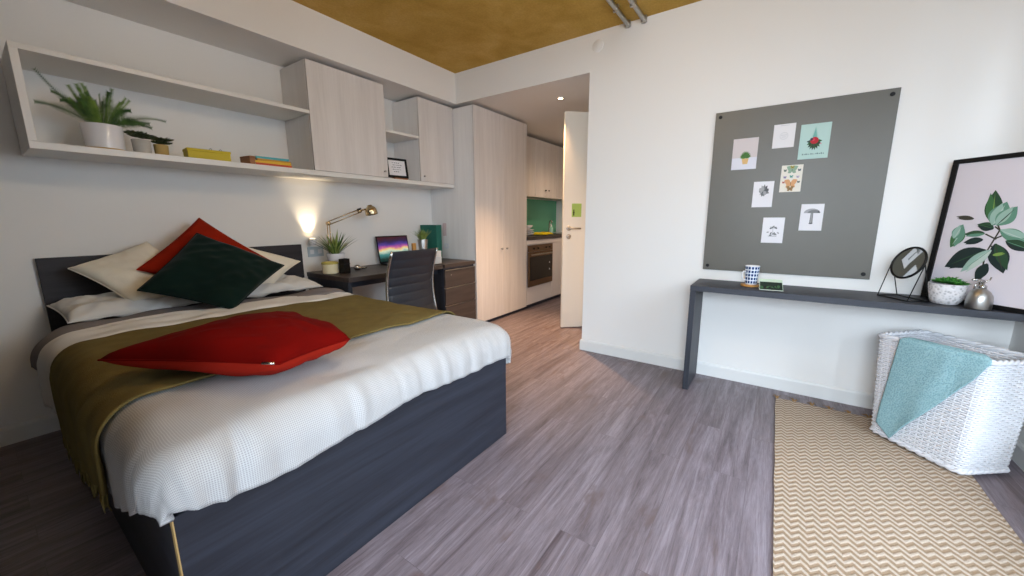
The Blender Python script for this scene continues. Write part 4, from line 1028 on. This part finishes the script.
# ------------------------------------------------------------------ wicker basket with throw
B0 = [Vector(p) for p in ((2.885, -.568, .027), (2.597, -.848, .027), (2.768, -1.059, .027), (3.056, -.779, .027))]
B1 = [Vector(p) for p in ((2.965, -.548, .575), (2.665, -.895, .575), (2.842, -1.115, .575), (3.138, -.765, .590))]
bk = thing('laundry_basket', 'white woven wicker laundry basket with dark lining under the console', 'basket', ((B0[0] + B0[2]) / 2).to_tuple())
def ring_pt(h, s):
    """h 0..1 height, s 0..4 around, rounded corners"""
    i = int(s) % 4; f = s - int(s); j = (i + 1) % 4
    A = B0[i].lerp(B1[i], h); Bq = B0[j].lerp(B1[j], h); P = A.lerp(Bq, f)
    C = (B0[0] + B0[2]).lerp(B1[0] + B1[2], h) / 2
    e = min(f, 1 - f); k = max(0, 1 - e / .10); P = P.lerp(C, .055 * k * k)
    n = (P - C); n.z = 0; return P, n.normalized()
NS = 15; stk = []
for i in range(4):
    L = (B0[i] - B0[(i + 1) % 4]).length; n = max(6, round(L / .026)); stk += [i + k / n for k in range(n)]
if len(stk) % 2 == 0: stk.append(3.985)
m = MB()
ROWS = 50
for r in range(ROWS):
    h = (r + .5) / ROWS; pts = []
    for k, s in enumerate(stk):
        P, n = ring_pt(h, s); sg = 1 if (k + r) % 2 else -1; pts.append(P + n * sg * .0045)
        s2 = (s + (stk[k + 1] if k + 1 < len(stk) else 4)) / 2; P, n = ring_pt(h, s2 % 4); pts.append(P)
    pts.append(pts[0]); m.tube(pts, .0056, 6, cap=False)
for s in stk:
    pts = [ring_pt(k / 8, s)[0] for k in range(9)]; m.tube(pts, .0042, 5)
m.build('woven_wall', M['wicker'], bk, world=True, smooth=True)
for h in (0.0, 1.0):
    m = MB()
    for off, ph in ((.007, 0), (.007, pi)):
        pts = []
        N_ = 130
        for k in range(N_ + 1):
            P, n = ring_pt(h, (k / N_ * 4) % 4); a = k * .9 + ph; pts.append(P + n * off * cos(a) + Vector((0, 0, off * sin(a) + (.004 if h else .003))))
        m.tube(pts, .0085, 6, cap=False)
    m.build('braided_rim' if h else 'braided_foot', M['wicker'], bk, world=True, smooth=True)
m = MB()
def liner(u, v):
    P, n = ring_pt(.02 + .88 * v, (u * 4) % 4); return P - n * .018
m.grid(liner, 80, 6); m.add([liner(k / 80, .03) for k in range(80)], [tuple(range(80))])
m.build('lining', plain('slate_lining', (70, 76, 86), .9), bk, world=True, smooth=True)
# aqua throw over the front rim: outside it falls in a point, inside it lies over the rim
A0, A1 = ring_pt(1, .13)[0], ring_pt(1, .97)[0]
C0 = (B1[0] + B1[2]) / 2
def throw_fn(u, v):
    # u along the rim (0 left .. 1 right), v 0 inside .. .22 rim .. 1 outside hem
    s0 = .29 + .68 * u
    if v < .22:
        P, n = ring_pt(.86 + .14 * (v / .22), s0); k = v / .22; return P - n * (.036 - .008 * k) + Vector((0, 0, .026 * k))
    k = (v - .22) / .78
    hang = .50 + .06 * u / .2 if u < .2 else .56 * (1 - (u - .2) / .8)
    d = k * (max(.02, hang) + .03)
    s = max(s0 - .13 * (d / .56) * (1 - u), .06)
    if d < .03:
        P, n = ring_pt(1, s); a = d / .03; return P + n * (-.028 + .053 * a) + Vector((0, 0, .026 - .010 * a * a))
    h = 1 - (d - .03) / .572
    P, n = ring_pt(max(h, .02), s)
    return P + n * (.023 + .003 * noise.noise(Vector((u * 6, k * 3, 1))) + .004 * (1 + sin(u * 14 + k * 2)) * k) + Vector((0, 0, .014 * max(0, 1 - (d - .03) / .1)))
m = MB().grid(throw_fn, 50, 60); o = m.build('throw_blanket', M['teal_throw'], None, smooth=True, solid=.007, soff=1)
tag(o, 'pale aqua knitted throw draped over the front of the white basket', 'throw')

# ------------------------------------------------------------------ lights
def area(name, loc, rot, sx, sy, power, col, spread=pi):
    l = bpy.data.lights.new(name, 'AREA'); l.shape = 'RECTANGLE'; l.size = sx; l.size_y = sy; l.energy = power; l.color = col; l.spread = spread
    o = bpy.data.objects.new(name, l); COL.objects.link(o); o.location = loc; o.rotation_euler = rot; return o
def aim(a, b): return (Vector(b) - Vector(a)).to_track_quat('-Z', 'Y').to_euler()
DAY = (.74, .87, 1.)
p = (1.7, YW - 1.9, 2.7); area('sky_through_window', p, aim(p, (1.8, YW, 1.5)), 3.6, 2.6, 340, DAY)
p = (XL - 1.9, -.5, 2.45); area('sky_through_added_window', p, aim(p, (XL, -.25, 1.5)), 4.8, 2.6, 1130, DAY)  # daylight panel outside the added side window
def spot(name, loc, rot, power, col, size, blend=.6, rad=.02):
    l = bpy.data.lights.new(name, 'SPOT'); l.energy = power; l.color = col; l.spot_size = radians(size); l.spot_blend = blend; l.shadow_soft_size = rad
    o = bpy.data.objects.new(name, l); COL.objects.link(o); o.location = loc; o.rotation_euler = rot; return o
spot('downlight_beam', (3.73, 2.02, 2.47), (0, radians(10), 0), 330, (1., .58, .28), 74, 1, .03)
spot('added_kitchen_beam', (5.3, 2.1, 2.47), (0, 0, 0), 60, (1., .70, .46), 150, 1, .03)  # beam of the added inner downlight
spot('uplight_beam', (1.80, 3.428, 1.085), (radians(180 - 12), 0, 0), 12.0, (1., .80, .54), 66, 1, .010)
downlight(5.3, 2.1, 'added unseen ceiling spotlight that lights the kitchenette')  # extra downlight put in, hidden from view, for the kitchenette

w = bpy.data.worlds.new('sky'); SC.world = w; w.use_nodes = True
w.node_tree.nodes['Background'].inputs[0].default_value = (.70, .84, 1., 1); w.node_tree.nodes['Background'].inputs[1].default_value = 1.0

# ------------------------------------------------------------------ camera
R = Matrix(((0.56840126, -0.82274433, -0.00342987), (0.14846887, 0.09846909, 0.98400246), (0.80924471, 0.55981747, -0.17812188)))
cam = bpy.data.cameras.new('camera'); co_ = bpy.data.objects.new('camera', cam); COL.objects.link(co_)
rot = Matrix((R[0], R[1], -R[2])).transposed().to_4x4()
co_.matrix_world = Matrix.Translation((0, 0, 1.25)) @ rot
cam.sensor_width = 36; cam.lens = 36 * 378.587 / 1024; cam.clip_start = .02
SC.camera = co_
vs = SC.view_settings; vs.view_transform = 'Standard'; vs.look = 'None'; vs.gamma = 1; vs.exposure = 0.12; vs.use_curve_mapping = False
SC.cycles.use_denoising = True
SC.cycles.max_bounces = 10; SC.cycles.diffuse_bounces = 6
try: SC.cycles.sample_clamp_indirect = 6
except Exception: pass
